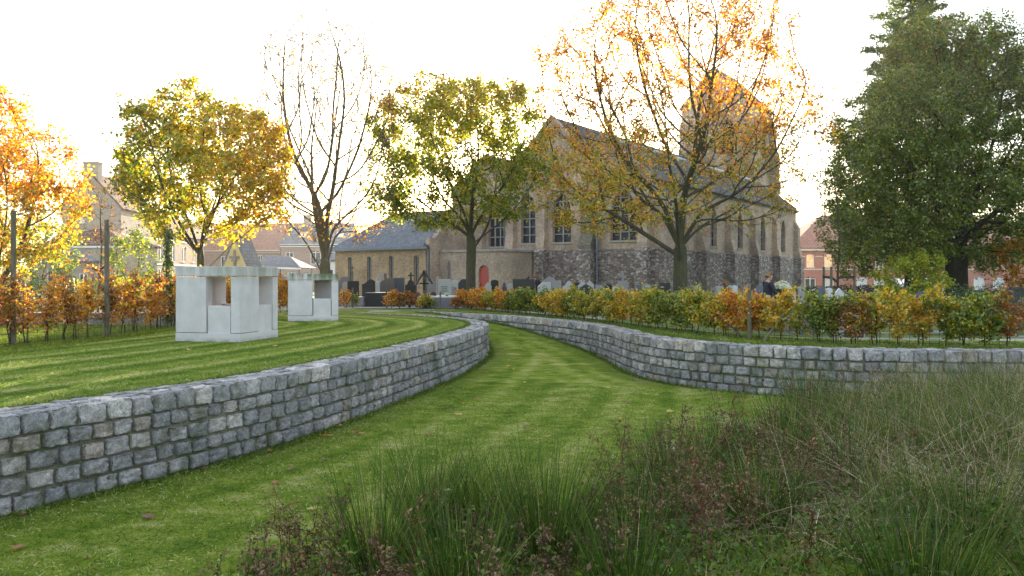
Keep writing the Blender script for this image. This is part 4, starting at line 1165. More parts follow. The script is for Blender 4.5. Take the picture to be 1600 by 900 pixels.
# green-yellow lime in front of the sacristy
def c4(r, g): return blend(g, len(r), (DGR, .4 * smooth(.1, -.8, r[:, 2])), (GRN, 1.0 * smooth(.7, -.5, r[:, 2])), (YGR, 1.5), (YEL, .45 * smooth(.9, .0, np.abs(r[:, 0]))), (BRN, .55 * smooth(.2, .9, r[:, 2])), (RUS, .25 * smooth(.2, .9, r[:, 2])))
tree('lime_tree', 'round headed green and yellow lime before the red door of the sacristy', onground(736, 34), 42, 54000, c4, leaf=.13, twigs=3, R=(3.75, 3.5, 3.35), zc=6.5, off=-.45, fork=3.0, r0=.2, seeds=8, seed_th=(.1, 1.1), seed_len=1.1, natt=2000, step=.26, kill=.42, inertia=1.0, zlow=3.3, shell=.35, rough=.12,
     keep=lambda r, g, P: np.clip(.72 + .33 * clump(P, 2.0, 1.4), .12, 1), jitter=.13)
# bare lime behind the smaller cube
def c3(r, g): return blend(g, len(r), (ORA, 1.0), (YEL, .9), (RUS, .4))
tree('lime_tree', 'nearly bare lime with few orange leaves behind the smaller concrete cube', onground(508, 31), 33, 14000, c3, leaf=.115, tip=.0072, thin=.022, twigs=5, R=(2.85, 2.7, 4.4), zc=6.9, fork=1.8, r0=.195, bark='bark_pale', seeds=6, seed_th=(.08, .5), seed_len=1.5, natt=2500, step=.24, kill=.32, inertia=1.0, up=.10, zlow=2.8, shell=.3, rough=.12, twig_len=(.25, .6), pipe=2.3,
     keep=lambda r, g, P: np.clip(.03 + .75 * smooth(-.62, -.95, r[:, 2]) + .65 * smooth(.55, .95, r[:, 0]) * smooth(.9, .2, np.abs(r[:, 2] - .35)) * (clump(P, 2.2) > -.1) + .16 * (clump(P, 3) > .9), 0, 1))
# green and orange lime behind the nearer cube
def c2(r, g): return blend(g, len(r), (DGR, .35 * smooth(.3, -.8, r[:, 0])), (GRN, 1.0 * smooth(.45, -.7, r[:, 0])), (YGR, 1.3), (YEL, .7 + .5 * smooth(-.3, .7, r[:, 0]) + .4 * smooth(-.2, -.9, r[:, 2])), (ORA, .6 * smooth(.1, .9, r[:, 0]) + .35 * smooth(.3, .9, r[:, 2])), (RUS, .25 * smooth(.0, .9, r[:, 0])))
tree('lime_tree', 'dense green, yellow and orange lime behind the nearer concrete cube', onground(313, 27), 24, 36000, c2, leaf=.13, twigs=3, R=(2.7, 2.7, 2.5), zc=4.8, fork=2.0, r0=.12, seeds=8, seed_th=(.1, 1.1), seed_len=.9, natt=1600, step=.23, kill=.36, inertia=1.0, zlow=2.25, shell=.35, rough=.14,
     keep=lambda r, g, P: np.clip(.75 + .32 * clump(P, 2.2, .7), .12, 1), jitter=.12)
# orange tree at the left edge
def c1(r, g): return blend(g, len(r), (GRN, 1.0 * smooth(.1, -.8, r[:, 2])), (YGR, 1.2 * smooth(.5, -.6, r[:, 2])), (YEL, .6), (ORA, 1.0 + .5 * r[:, 2]), (RUS, .45))
tree('maple_tree', 'orange leaved tree at the left edge above the beech hedge', onground(0, 26), 15, 30000, c1, leaf=.115, twigs=3, R=(2.15, 2.2, 2.9), zc=4.05, fork=1.0, r0=.15, seeds=7, seed_th=(.1, 1.1), seed_len=.9, natt=1400, step=.23, kill=.36, inertia=.9, zlow=1.2, shell=.3, rough=.18,
     keep=lambda r, g, P: np.clip(.72 + .4 * clump(P, 2.0, 2.1), .1, 1), jitter=.12)
# broad green tree and the conifer at the right
def c6(r, g): return blend(g, len(r), (DGR, .6), (GRN, 1.0), ((.17, .18, .02), .6), (YGR, .40 + .5 * smooth(-.5, -1.0, r[:, 2])), (BRN, .32 * smooth(.0, .9, r[:, 2])), (ORA, .06 * smooth(.3, .9, r[:, 2])))  # more yellow green low down: backlight put into the leaf colour
tree('broadleaf_tree', 'massive dark green broadleaf tree filling the right side behind the hedge', onground(1495, 36), 66, 215000, c6, leaf=.125, twigs=3, cone=.22, R=(5.2, 4.8, 6.2), zc=6.9, fork=2.9, r0=.45, seeds=10, seed_th=(.1, 1.25), seed_len=1.5, natt=4800, step=.36, kill=.52, inertia=.8, zlow=2.1, pw=2.5, shell=.35, rough=.12, bark='bark_dark', mat='leaf_dark', jitter=.16, thin=.02,
     keep=lambda r, g, P: np.clip(.85 + .4 * clump(P, 1.5, 3.1), .15, 1))

def conifer(label, base, H, R, seed, n=26000):
    rng = np.random.default_rng(seed); base = np.array(base)
    root = thing('conifer_tree', label, 'tree', tuple(base))
    t = np.linspace(0, 1, 14)[:, None]; P = base + np.array([0, 0, H]) * t
    v, f = tubes([(P, .42 * (1 - t[:, 0]) + .02)], 10); fast_mesh('trunk', v, f, M['bark_dark'], root, smooth=True)
    polys = []; C = []; D = []
    nb = 260
    for i in range(nb):
        fr = (i + .5) / nb; z = H * (.12 + .87 * fr); az = i * 2.4 + rng.normal() * .3
        ln = R * (1.05 - fr) ** .75 * rng.uniform(.6, 1.12) * (1 - .35 * smooth(.12, 0, fr))
        d = np.array([cos(az), sin(az), rng.uniform(-.05, .25)]); p = base + np.array([0, 0, z])
        e = p + d * ln; c = (p + e) / 2 + np.array([0, 0, -.08 * ln]); Q = bez(p, c, e, 6, rng, .03)
        polys.append((Q, np.linspace(.05, .012, 6)))
        m = int(n * ln / (nb * R * .62)); s = rng.uniform(.15, 1, m) ** .7
        w = .34 * (1 - s) * ln * .6 + .12
        pos = p + (e - p) * s[:, None] + np.array([-sin(az), cos(az), 0]) * (rng.normal(size=m) * w)[:, None] + rng.normal(size=(m, 3)) * [.08, .08, .10]
        C.append(pos)
    v, f = tubes(polys, 5); fast_mesh('branches', v, f, M['bark_dark'], root, smooth=True)
    C = np.concatenate(C); V, Fq = leaves(C, np.full(len(C), .24), rng, aspect=.34, fold=.3)
    col = np.repeat(blend(rng, len(C), ((.065, .105, .018), 1.0), ((.10, .145, .02), .8), ((.15, .18, .025), .4)), 4, 0)
    fast_mesh('crown', V, Fq, M['leaf_dark'], root, col=col)
conifer('tall conifer rising above the broadleaf tree at the right', onground(1425, 47), 23.0, 5.2, 77, 70000)
# distant and small trees
def cg(r, g): return blend(g, len(r), (DGR, .9), (GRN, 1), (YGR, .35), (YEL, .05))
def cy(r, g): return blend(g, len(r), ((.40, .46, .03), 1.2), (YGR, .6), (YEL, .12))  # brightened palette: sun shining through the small tree put into its leaf colour
def co(r, g): return blend(g, len(r), (ORA, 1), (YEL, .6), (RUS, .5), (GRN, .3))
S = dict(rough=.15, inertia=.7, step=.2, kill=.34, tip=.004, twig_len=(.12, .3))
tree('small_tree', 'bright yellow green young tree glowing under the broadleaf tree', onground(1428, 33.2), 71, 5600, cy, leaf=.12, R=(1.35, 1.2, 1.15), zc=1.45, fork=.5, r0=.07, seeds=5, seed_len=.5, natt=260, zlow=.4, **S)
tree('small_tree', 'orange leaved small tree at the right edge behind the round bushes', onground(1606, 34), 72, 2600, co, leaf=.13, R=(1.3, 1.3, 1.5), zc=1.9, fork=.5, r0=.06, seeds=5, seed_len=.5, natt=220, zlow=.4, **S)
tree('small_tree', 'dark green small tree below the orange tree at the left edge', onground(62, 52), 73, 6200, cg, leaf=.15, R=(2.3, 2.2, 2.3), zc=2.9, fork=.9, r0=.09, seeds=5, seed_len=.5, natt=320, zlow=.6, **S)
tree('young_tree', 'slender young tree tied between three wooden stakes right of the church', onground(1309, 32), 81, 1500, lambda r, g: blend(g, len(r), (DGR, 1), (GRN, .7), (BRN, .5)), leaf=.11, R=(.95, .9, 2.3), zc=4.5, fork=2.0, r0=.045, seeds=4, seed_th=(.3, .8), seed_len=.3, leader=3.6, natt=190, zlow=2.3, **S)
tree('young_tree', 'slender nearly bare young tree tied to a stake before the gabled house', onground(153, 21.5), 82, 420, lambda r, g: blend(g, len(r), (ORA, 1), (RUS, .8), (BRN, .5)), leaf=.075, R=(.75, .7, 1.4), zc=2.3, fork=1.0, r0=.026, seeds=4, seed_th=(.3, .8), seed_len=.3, leader=2.2, natt=130, zlow=1.0, **S)
tree('young_tree', 'slender dark green tree in front of the gabled house wing', onground(206, 30), 83, 1700, cg, leaf=.1, R=(.85, .8, 1.3), zc=1.8, fork=.6, r0=.04, seeds=4, seed_len=.3, natt=150, zlow=.5, **S)

# ------------------------------------------------------------------ shrubs and hedges
ORD = 'first second third fourth fifth sixth seventh eighth ninth tenth eleventh twelfth thirteenth fourteenth fifteenth sixteenth seventeenth eighteenth nineteenth twentieth'.split()
def ordinal(n):
    if n <= 20: return ORD[n - 1]
    tens = {2: 'twenty', 3: 'thirty', 4: 'forty', 5: 'fifty', 6: 'sixty', 7: 'seventy'}
    if n % 10 == 0: return {30: 'thirtieth', 40: 'fortieth', 50: 'fiftieth', 60: 'sixtieth', 70: 'seventieth'}[n]
    return tens[n // 10] + '-' + ORD[n % 10 - 1]
KINDS = {'green': [(GRN, .9), (DGR, .25), (YGR, .8), (YEL, .12)], 'yellow green': [(GRN, .35), (YGR, 1.1), (YEL, .5), (ORA, .08)], 'golden': [(YEL, 1.1), (YGR, .7), (ORA, .35), (GRN, .12)],
         'orange': [(ORA, 1.0), (YEL, .45), (RUS, .35), (GRN, .08)], 'rusty': [(RUS, .8), (BRN, .6), (ORA, .45), (GRN, .25)]}
def shrub(x, y, h, w, kind, label, group, seed, n, leaf=.068, bare=.25, dens=1.0):
    rng = np.random.default_rng(seed); z = g1(x, y)
    root = thing('beech_shrub', label, 'shrub', (x, y, z), group=group)
    polys = []; A = []; Bp = []
    for s in range(rng.integers(1, 3)):
        b = np.array([x + rng.normal() * .04, y + rng.normal() * .04, z - .05]); e = b + np.array([rng.normal() * .06, rng.normal() * .05, h * rng.uniform(.88, 1.02)])
        P = bez(b, (b + e) / 2 + rng.normal(size=3) * .03, e, 8, rng, .03); polys.append((P, np.linspace(.013, .004, 8)))
        for j in range(16):
            t = bare * rng.uniform(.55, 1.15) + (1 - bare) * (j / 16.0); q = min(t, .99) * 7; i0 = int(q); p = P[i0] + (P[i0 + 1] - P[i0]) * (q - i0)
            az = rng.uniform(0, 6.28); l = w * .62 * rng.uniform(.5, 1.1) * (1 - .35 * t)
            e2 = p + np.array([cos(az) * l, sin(az) * l * .75, l * rng.uniform(.1, .7)])
            polys.append((np.array([p, (p + e2) / 2 + rng.normal(size=3) * .015, e2]), np.array([.006, .004, .002]))); A.append(p); Bp.append(e2)
    v, f = tubes(polys, 5); fast_mesh('stem', v, f, M['bark_dark'], root, smooth=True)
    A = np.array(A); Bp = np.array(Bp); k = rng.integers(0, len(A), n)
    P = A[k] + (Bp[k] - A[k]) * rng.uniform(.1, 1.1, (n, 1)) + rng.normal(size=(n, 3)) * .05
    P = P[P[:, 2] > z + .1]
    V, Fq = leaves(P, np.full(len(P), leaf), rng, aspect=.62)
    rel = (P[:, 2] - z) / h
    pal = KINDS[kind]
    c = blend(rng, len(P), *[(q, wt * np.ones(len(P)) + (.25 * smooth(.5, .1, rel) if q in (RUS, BRN) else 0)) for q, wt in pal])
    fast_mesh('foliage', V, Fq, M['leaf_hedge'], root, col=np.repeat(c, 4, 0))
    return root

def along(P, step):
    P = np.array(P, float); s = np.concatenate([[0], np.cumsum(np.linalg.norm(np.diff(P, axis=0), axis=1))])
    q = np.arange(0, s[-1], step); return np.stack([np.interp(q, s, P[:, 0]), np.interp(q, s, P[:, 1])], 1)
# right hedge, listed from its near end (right) to the far end; colours read off the photograph
HRP = along(HR[::-1], 0.36)
n_h = len(HRP)
def kind_right(px):
    for a, b, k in ((1545, 1600, 'rusty'), (1515, 1545, 'green'), (1488, 1515, 'yellow green'), (1455, 1488, 'green'), (1425, 1455, 'golden'), (1385, 1425, 'golden'), (1355, 1385, 'yellow green'), (1325, 1355, 'rusty'), (1270, 1325, 'green'), (1245, 1270, 'yellow green'),
                    (1200, 1245, 'golden'), (1180, 1200, 'golden'), (1140, 1172, 'orange'), (1118, 1140, 'golden'), (1090, 1118, 'yellow green'), (1030, 1090, 'green'), (1000, 1030, 'yellow green'), (978, 1000, 'golden'), (955, 978, 'green'), (940, 955, 'golden'), (910, 940, 'yellow green'),
                    (890, 910, 'green'), (860, 890, 'golden'), (800, 860, 'green'), (785, 800, 'orange'), (765, 785, 'yellow green'), (730, 765, 'orange')):
        if a <= px < b: return k
    return 'yellow green'
for i, (x, y) in enumerate(HRP):
    px = 800 + F * x / y; k = kind_right(px + (i * 37 % 11 - 5))
    far = smooth(15, 30, y); gap = (1232 < px < 1258) or (1322 < px < 1345)
    h = .93 - .20 * far + .10 * sin(i * 2.3) * .6 - (.12 if gap else 0)
    shrub(x + .05 * sin(i * 5.1), y + .05 * cos(i * 3.3), h, .84, k, f'{k} young beech, {ordinal(i + 1)} shrub of the right hedge counted from its near end', 'young beeches of the right hedge', 300 + i, int((600 if gap else 1500) * (1 - .10 * far)), leaf=.068 + .012 * far, bare=.30)
# left hedge
HLP = along([(-9.55, 12.3), (-8.95, 14.2), (-8.4, 16.6), (-8.45, 19.5), (-8.5, 22.5), (-8.2, 26.0), (-7.9, 28.5)], 0.40)
for i, (x, y) in enumerate(HLP):
    k = ['orange', 'golden', 'orange', 'rusty', 'orange', 'orange', 'yellow green', 'orange', 'rusty', 'orange', 'golden'][(i * 7 + i // 3) % 11]
    if i < 3: k = 'green'
    h = 1.27 + .20 * sin(i * 1.9) - .10 * (i % 4 == 3)
    shrub(x + .07 * sin(i * 4.1), y, h, .66, k, f'{k} young beech, {ordinal(i + 1)} shrub of the left hedge counted from the photo edge', 'young beeches of the left hedge', 500 + i, 640 if i % 3 else 380, leaf=.075, bare=.36)
# sparse shrubs at the back of the lawn
for i, (px, d, h, k, wh) in enumerate(((541, 32.5, .75, 'orange', 'bright orange beech just right of the smaller cube'), (552, 33, .5, 'green', 'small green beech beside the smaller cube'), (612, 32, .85, 'orange', 'orange beech right of the low black tomb'), (624, 32, .6, 'rusty', 'small rusty beech before the low black tomb row'),
                              (640, 32, .7, 'rusty', 'rusty beech between two stakes at the back of the lawn'), (660, 31.6, .62, 'golden', 'golden beech left of the violet granite tomb'), (672, 31.6, .5, 'green', 'green yellow beech at the corner of the violet tomb'), (712, 31.2, .45, 'rusty', 'low rusty beech before the violet granite tomb'))):
    p = onground(px, d); shrub(p[0], p[1], h, .55, k, wh, 'beeches at the back of the lawn', 620 + i, 420, leaf=.085, bare=.3)

def bush(name, label, c, rad, n, pal, seed, leaf=.07, cat='bush', box=False, group=None, mat='leaf_dark'):
    rng = np.random.default_rng(seed); c = np.array(c, float); rad = np.array(rad, float)
    d = rng.normal(size=(n, 3)); d = unit(d)
    if box: d = d / np.max(np.abs(d), 1)[:, None]
    r = rng.uniform(.35, 1.03, (n, 1)) ** .45
    P = c + d * rad * r * (1 + .09 * clump(d * 3, 2.1)[:, None]); P = P[P[:, 2] > c[2] - rad[2] * .96]
    V, Fq = leaves(P, np.full(len(P), leaf), rng, outward=(P - c) / rad * .8)
    root = thing(name, label, cat, (c[0], c[1], c[2] - rad[2]), group=group)
    fast_mesh('foliage', V, Fq, M[mat], root, col=np.repeat(blend(rng, len(P), *pal), 4, 0))
    pol = []
    for k in range(9):
        az = rng.uniform(0, 6.28); b = c - np.array([0, 0, rad[2] + .05]); e = c + np.array([cos(az), sin(az), .5]) * rad * .75
        pol.append((bez(b, (b + e) / 2 + np.array([0, 0, .1]), e, 6, rng, .03), np.linspace(.03, .008, 6)))
    v, f = tubes(pol, 5); fast_mesh('branches', v, f, M['bark_dark'], root, smooth=True)
DK = [((.030, .055, .016), 1.0), ((.05, .085, .02), .8), ((.08, .11, .03), .25)]
bush('round_bush', 'clipped dark green round bush behind the near end of the right hedge', (*at(1503, 0, 21)[:2], .28), (.75, .7, .68), 5200, DK, 91, .06)
bush('round_bush', 'clipped blue green round bush left of the dark mesh fence', (*at(1552, 0, 22)[:2], .30), (.8, .7, .72), 5200, [((.035, .065, .035), 1), ((.05, .085, .045), .7)], 92, .06)
bush('clipped_hedge', 'long low dark green clipped hedge before the red brick building', (*at(1375, 0, 45)[:2], .15), (5.6, .45, .62), 11000, DK, 93, .11, 'hedge', True)
bush('clipped_hedge', 'yellow green clipped hedge seen above the orange beeches at the left', (*at(210, 0, 34)[:2], .45), (2.6, .4, .75), 6000, [(GRN, .6), (YGR, 1), (YEL, .4)], 94, .1, 'hedge', True, mat='leaf')
bush('clipped_hedge', 'dark green clipped hedge at the left edge far behind the beeches', (*at(20, 0, 40)[:2], .35), (3.0, .5, .8), 6000, DK, 95, .1, 'hedge', True)
bush('box_ball', 'small round green bush seen through the opening of the nearer cube', (*at(357, 0, 30)[:2], .5), (.45, .45, .5), 1500, [(GRN, 1), (YGR, .7)], 96, .08)

# ------------------------------------------------------------------ stakes, wires, fence, kerb
def stake(x, y, ztop, r, label, group, lean=0.0, ivy=False, seed=0):
    z = g1(x, y); rng = np.random.default_rng(seed)
    root = thing('wooden_stake', label, 'stake', (x, y, z), group=group)
    P = np.array([[x, y, z - .2], [x + lean * .5, y, (z + ztop) / 2], [x + lean, y, ztop]]); v, f = tubes([(P, np.array([r, r * .98, r * .95]))], 10)
    mb = MB(); mb.add(v, f); mb.add([v[-10 + i] for i in range(10)], [tuple(range(10))]); mb.build('post', M['post'], root, uv=False)
    if ivy:
        n = 900; t = rng.uniform(.05, .98, n); a = rng.uniform(0, 6.28, n); rr = r + rng.uniform(.01, .07, n)
        C = np.stack([x + np.cos(a) * rr, y + np.sin(a) * rr, z + t * (ztop - z)], 1); V, Fq = leaves(C, np.full(n, .07), rng)
        fast_mesh('ivy_leaves', V, Fq, M['leaf_hedge'], root, col=np.repeat(blend(rng, n, (DGR, 1), (GRN, 1)), 4, 0))
    return root
stake(*at(21, 0, 14.35)[:2], 2.42, .047, 'tall grey wooden stake nearest the left photo edge', 'tall stakes in the left hedge')
stake(*at(167, 0, 16.4)[:2], 2.40, .05, 'tall bare wooden stake in the left hedge beside the young tree', 'tall stakes in the left hedge')
stake(*at(262, 0, 19.6)[:2], 2.38, .05, 'tall stake wrapped in green ivy left of the nearer cube', 'tall stakes in the left hedge', ivy=True, seed=3)
stake(*at(1171, 0, 15.75)[:2], .98, .04, 'short pale stake in the right hedge below the walking person', 'short hedge stakes')
for px, d, top, lb in ((551, 32.6, .82, 'short stake right of the smaller cube'), (604, 32.2, .86, 'short stake in front of the low black tomb'), (688, 31.4, .68, 'short stake before the violet granite tomb'), (728, 31.0, .7, 'short stake at the foot of the round headed lime')):
    stake(*at(px, 0, d)[:2], top, .035, lb, 'short hedge stakes')
for px, d, top, lb in ((1287, 32.4, 1.66, 'left stake of the three round the young tree'), (1299, 31.2, 1.66, 'middle stake of the three round the young tree'), (1335, 32, 1.66, 'right stake of the three round the young tree')):
    stake(*at(px, 0, d)[:2], top, .05, lb, 'stakes round the young tree')
stake(*at(145, 0, 21.7)[:2], 1.32, .03, 'thin stake beside the nearly bare young tree', 'stakes round the young tree at the left')
def belt(pts, label, w=.05):
    mb = MB(); pts = [np.array(p, float) for p in pts]
    for a, b in zip(pts[:-1], pts[1:]):
        h = np.array([0, 0, w]); n = unit(np.cross(b - a, h)) * .012
        mb.add([a - h + n, b - h + n, b + h + n, a + h + n, a - h - n, b - h - n, b + h - n, a + h - n], [(0, 1, 2, 3), (7, 6, 5, 4), (0, 4, 5, 1), (3, 2, 6, 7), (0, 3, 7, 4), (1, 5, 6, 2)])
    o = mb.build('tree_tie', M['rubber'], None, loc=tuple(pts[0])); tag(o, label, 'tree tie', 'black rubber tree ties')
t_ = at(1309, 0, 32)
belt([at(1286, 432.5, 32.35), at(1299, 434, 31.3), at(1309, 441, 31.95)], 'black rubber belt from the left stakes to the slender tree')
belt([at(1310, 434, 31.94), at(1336, 432.5, 31.95)], 'black rubber belt from the slender tree to its right stake', .045)
belt([at(144, 419, 21.66), at(153, 423.5, 21.46), at(163, 417, 21.66)], 'black rubber belt holding the nearly bare young tree', .03)

def wire_fence(P, label, h, seed, gap=.3):
    P = along(P, gap); z = np.array([g1(*p) for p in P]); polys = []
    root = thing('wire_fence', label, 'fence', (*P[0], z[0]))
    for k in (.06, .22, .40):
        polys.append((np.column_stack([P, z + k * h / .4]), np.full(len(P), .0035)))
    v, f = tubes(polys, 4); fast_mesh('wires', v, f, M['iron'], root)
    polys = [(np.array([[*p, q], [*p, q + h]]), np.array([.0032, .0032])) for p, q in zip(P, z)]
    v, f = tubes(polys, 4); fast_mesh('mesh_rods', v, f, M['iron'], root)
wire_fence(HR[::-1] - np.array([.12, .16]), 'low rusty wire netting along the right hedge', .38, 1, .16)
wire_fence([(-9.35, 12.3), (-8.75, 14.2), (-8.2, 16.6), (-8.25, 19.5), (-8.3, 22.5), (-8.0, 26.0)], 'low wire netting along the left hedge', .40, 2, .2)
def brace(a, b, label):
    mb = MB(); mb.tube([a, b], .028, 8); tag(mb.build('brace_pole', M['post'], None, loc=tuple(a), uv=False), label, 'pole')
pA = at(1195, 0, 15.4); pB = at(1222, 0, 15.3); brace((pA[0], pA[1], .02), (pB[0] + .05, pB[1], .52), 'slanting wooden brace pole right of the short pale stake')
pA = at(1158, 0, 16.2); brace((pA[0], pA[1], .02), (pA[0] - .33, pA[1] + .5, .5), 'slanting wooden brace pole left of the short pale stake')
pA = at(553, 0, 32.5); brace((pA[0] - .35, pA[1], .0), (pA[0] - .02, pA[1], .6), 'slanting brace pole beside the smaller cube')
# dark mesh fence at the right edge
fx0 = at(1576, 0, 20.5); root = thing('mesh_fence', 'dark green slatted mesh fence at the right edge', 'fence', (fx0[0], fx0[1], -.2))
mb = MB()
for k in range(60): mb.box((fx0[0] + .06 + k * .052, 20.5, .42), (.036, .012, 1.12))
mb.build('mesh_panel', M['greenfence'], root)
mb = MB()
for z in (-.06, .92): mb.box((fx0[0] + 1.6, 20.48, z), (3.2, .05, .05))
mb.build('rail', M['iron'], root)
for k in range(3):
    mb = MB(); mb.box((fx0[0] + k * 1.55, 20.5, .35), (.06, .06, 1.3)); mb.build('post', M['iron'], root)
# low concrete kerb wall behind the left hedge
kb = thing('kerb_wall', 'low weathered concrete kerb wall behind the left beech hedge', 'kerb', (-13, 20.6, 0))
MB().box((-15, 20.6, .10), (12.6, .18, .36)).build('body', M['kerbconc'], kb, bevel=.01)
MB().box((-15, 20.6, .295), (12.7, .26, .05)).build('coping', M['kerbconc'], kb, bevel=.006)
# ------------------------------------------------------------------ graves
def stone_outline(kind, w, h):
    a = w / 2
    if kind == 'flat': return [(-a, 0), (a, 0), (a, h), (-a, h)]
    if kind == 'round': return [(-a, 0), (a, 0)] + [(a * cos(t), h - a * .55 + a * .55 * sin(t)) for t in np.linspace(0, pi, 11)]
    if kind == 'peak': return [(-a, 0), (a, 0), (a, h * .84), (0, h), (-a, h * .84)]
    if kind == 'slant': return [(-a, 0), (a, 0), (a, h), (-a * .2, h), (-a, h * .84)]
    if kind == 'slantr': return [(-a, 0), (a, 0), (a, h * .82), (a * .3, h), (-a, h)]
    if kind == 'wave': return [(-a, 0), (a, 0)] + [(x * a, h * (.90 + .10 * sin(x * 2.4 + .5))) for x in np.linspace(1, -1, 10)]
    if kind == 'shoulder': return [(-a, 0), (a, 0), (a, h * .8), (a * .6, h * .8)] + [(a * .6 * cos(t), h * .8 + h * .2 * sin(t)) for t in np.linspace(0.1, pi - .1, 7)] + [(-a * .6, h * .8), (-a, h * .8)]
    if kind == 'twin': return [(-a, 0), (a, 0), (a, h * .86), (a * .5, h), (0, h * .86), (-a * .5, h * .97), (-a, h * .82)]
def headstone(x0, x1, ytop, d, kind, mat, label, extra=None, rz=None):
    rng = np.random.default_rng(int(x0 * 7 + d)); p = onground((x0 + x1) / 2, d); w = (x1 - x0) / F * d; top = EYE - (ytop - HZ) / F * d
    h = max(top - p[2] - .1, .3)
    root = thing('headstone', label, 'headstone', p, rng.normal() * .12 if rz is None else rz, 'headstones of the graveyard')
    mb = MB(); mb.prism(stone_outline(kind, w, h), (0, 0, .1), (1, 0, 0), (0, 0, 1), (0, 1, 0), .11); mb.build('slab', M[mat], root, local=True, bevel=.006)
    mb = MB(); mb.box((0, 0, .02), (w * 1.12, .26, .16)); mb.build('plinth', M[mat if mat != 'g_black' else 'g_grey'], root, local=True, bevel=.006)
    if extra == 'cross':
        mb = MB(); mb.box((0, 0, h + .26), (.07, .07, .36)); mb.box((0, 0, h + .3), (.26, .068, .07)); mb.build('cross', M[mat], root, local=True)
    if extra == 'finial':
        mb = MB(); mb.prism([(-.16, 0), (.16, 0), (.07, .22), (.09, .3), (0, .42), (-.09, .3), (-.07, .22)], (0, 0, h + .08), (1, 0, 0), (0, 0, 1), (0, 1, 0), .09); mb.build('finial', M['g_brown'], root, local=True)
    if extra == 'plate':
        for k in range(4):
            mb = MB(); mb.box((0, -.062, h * .78 - k * .1), (w * (.55 - .07 * (k % 2)), .012, .035)); mb.build('engraved_band', M['g_blue'], root, local=True)
    if extra == 'lantern':
        mb = MB(); mb.box((0, -.2, .25), (.14, .14, .26)); mb.prism([(-.09, 0), (.09, 0), (0, .1)], (0, -.2, .38), (1, 0, 0), (0, 0, 1), (0, 1, 0), .18); mb.build('lantern', M['iron'], root, local=True)
    return root
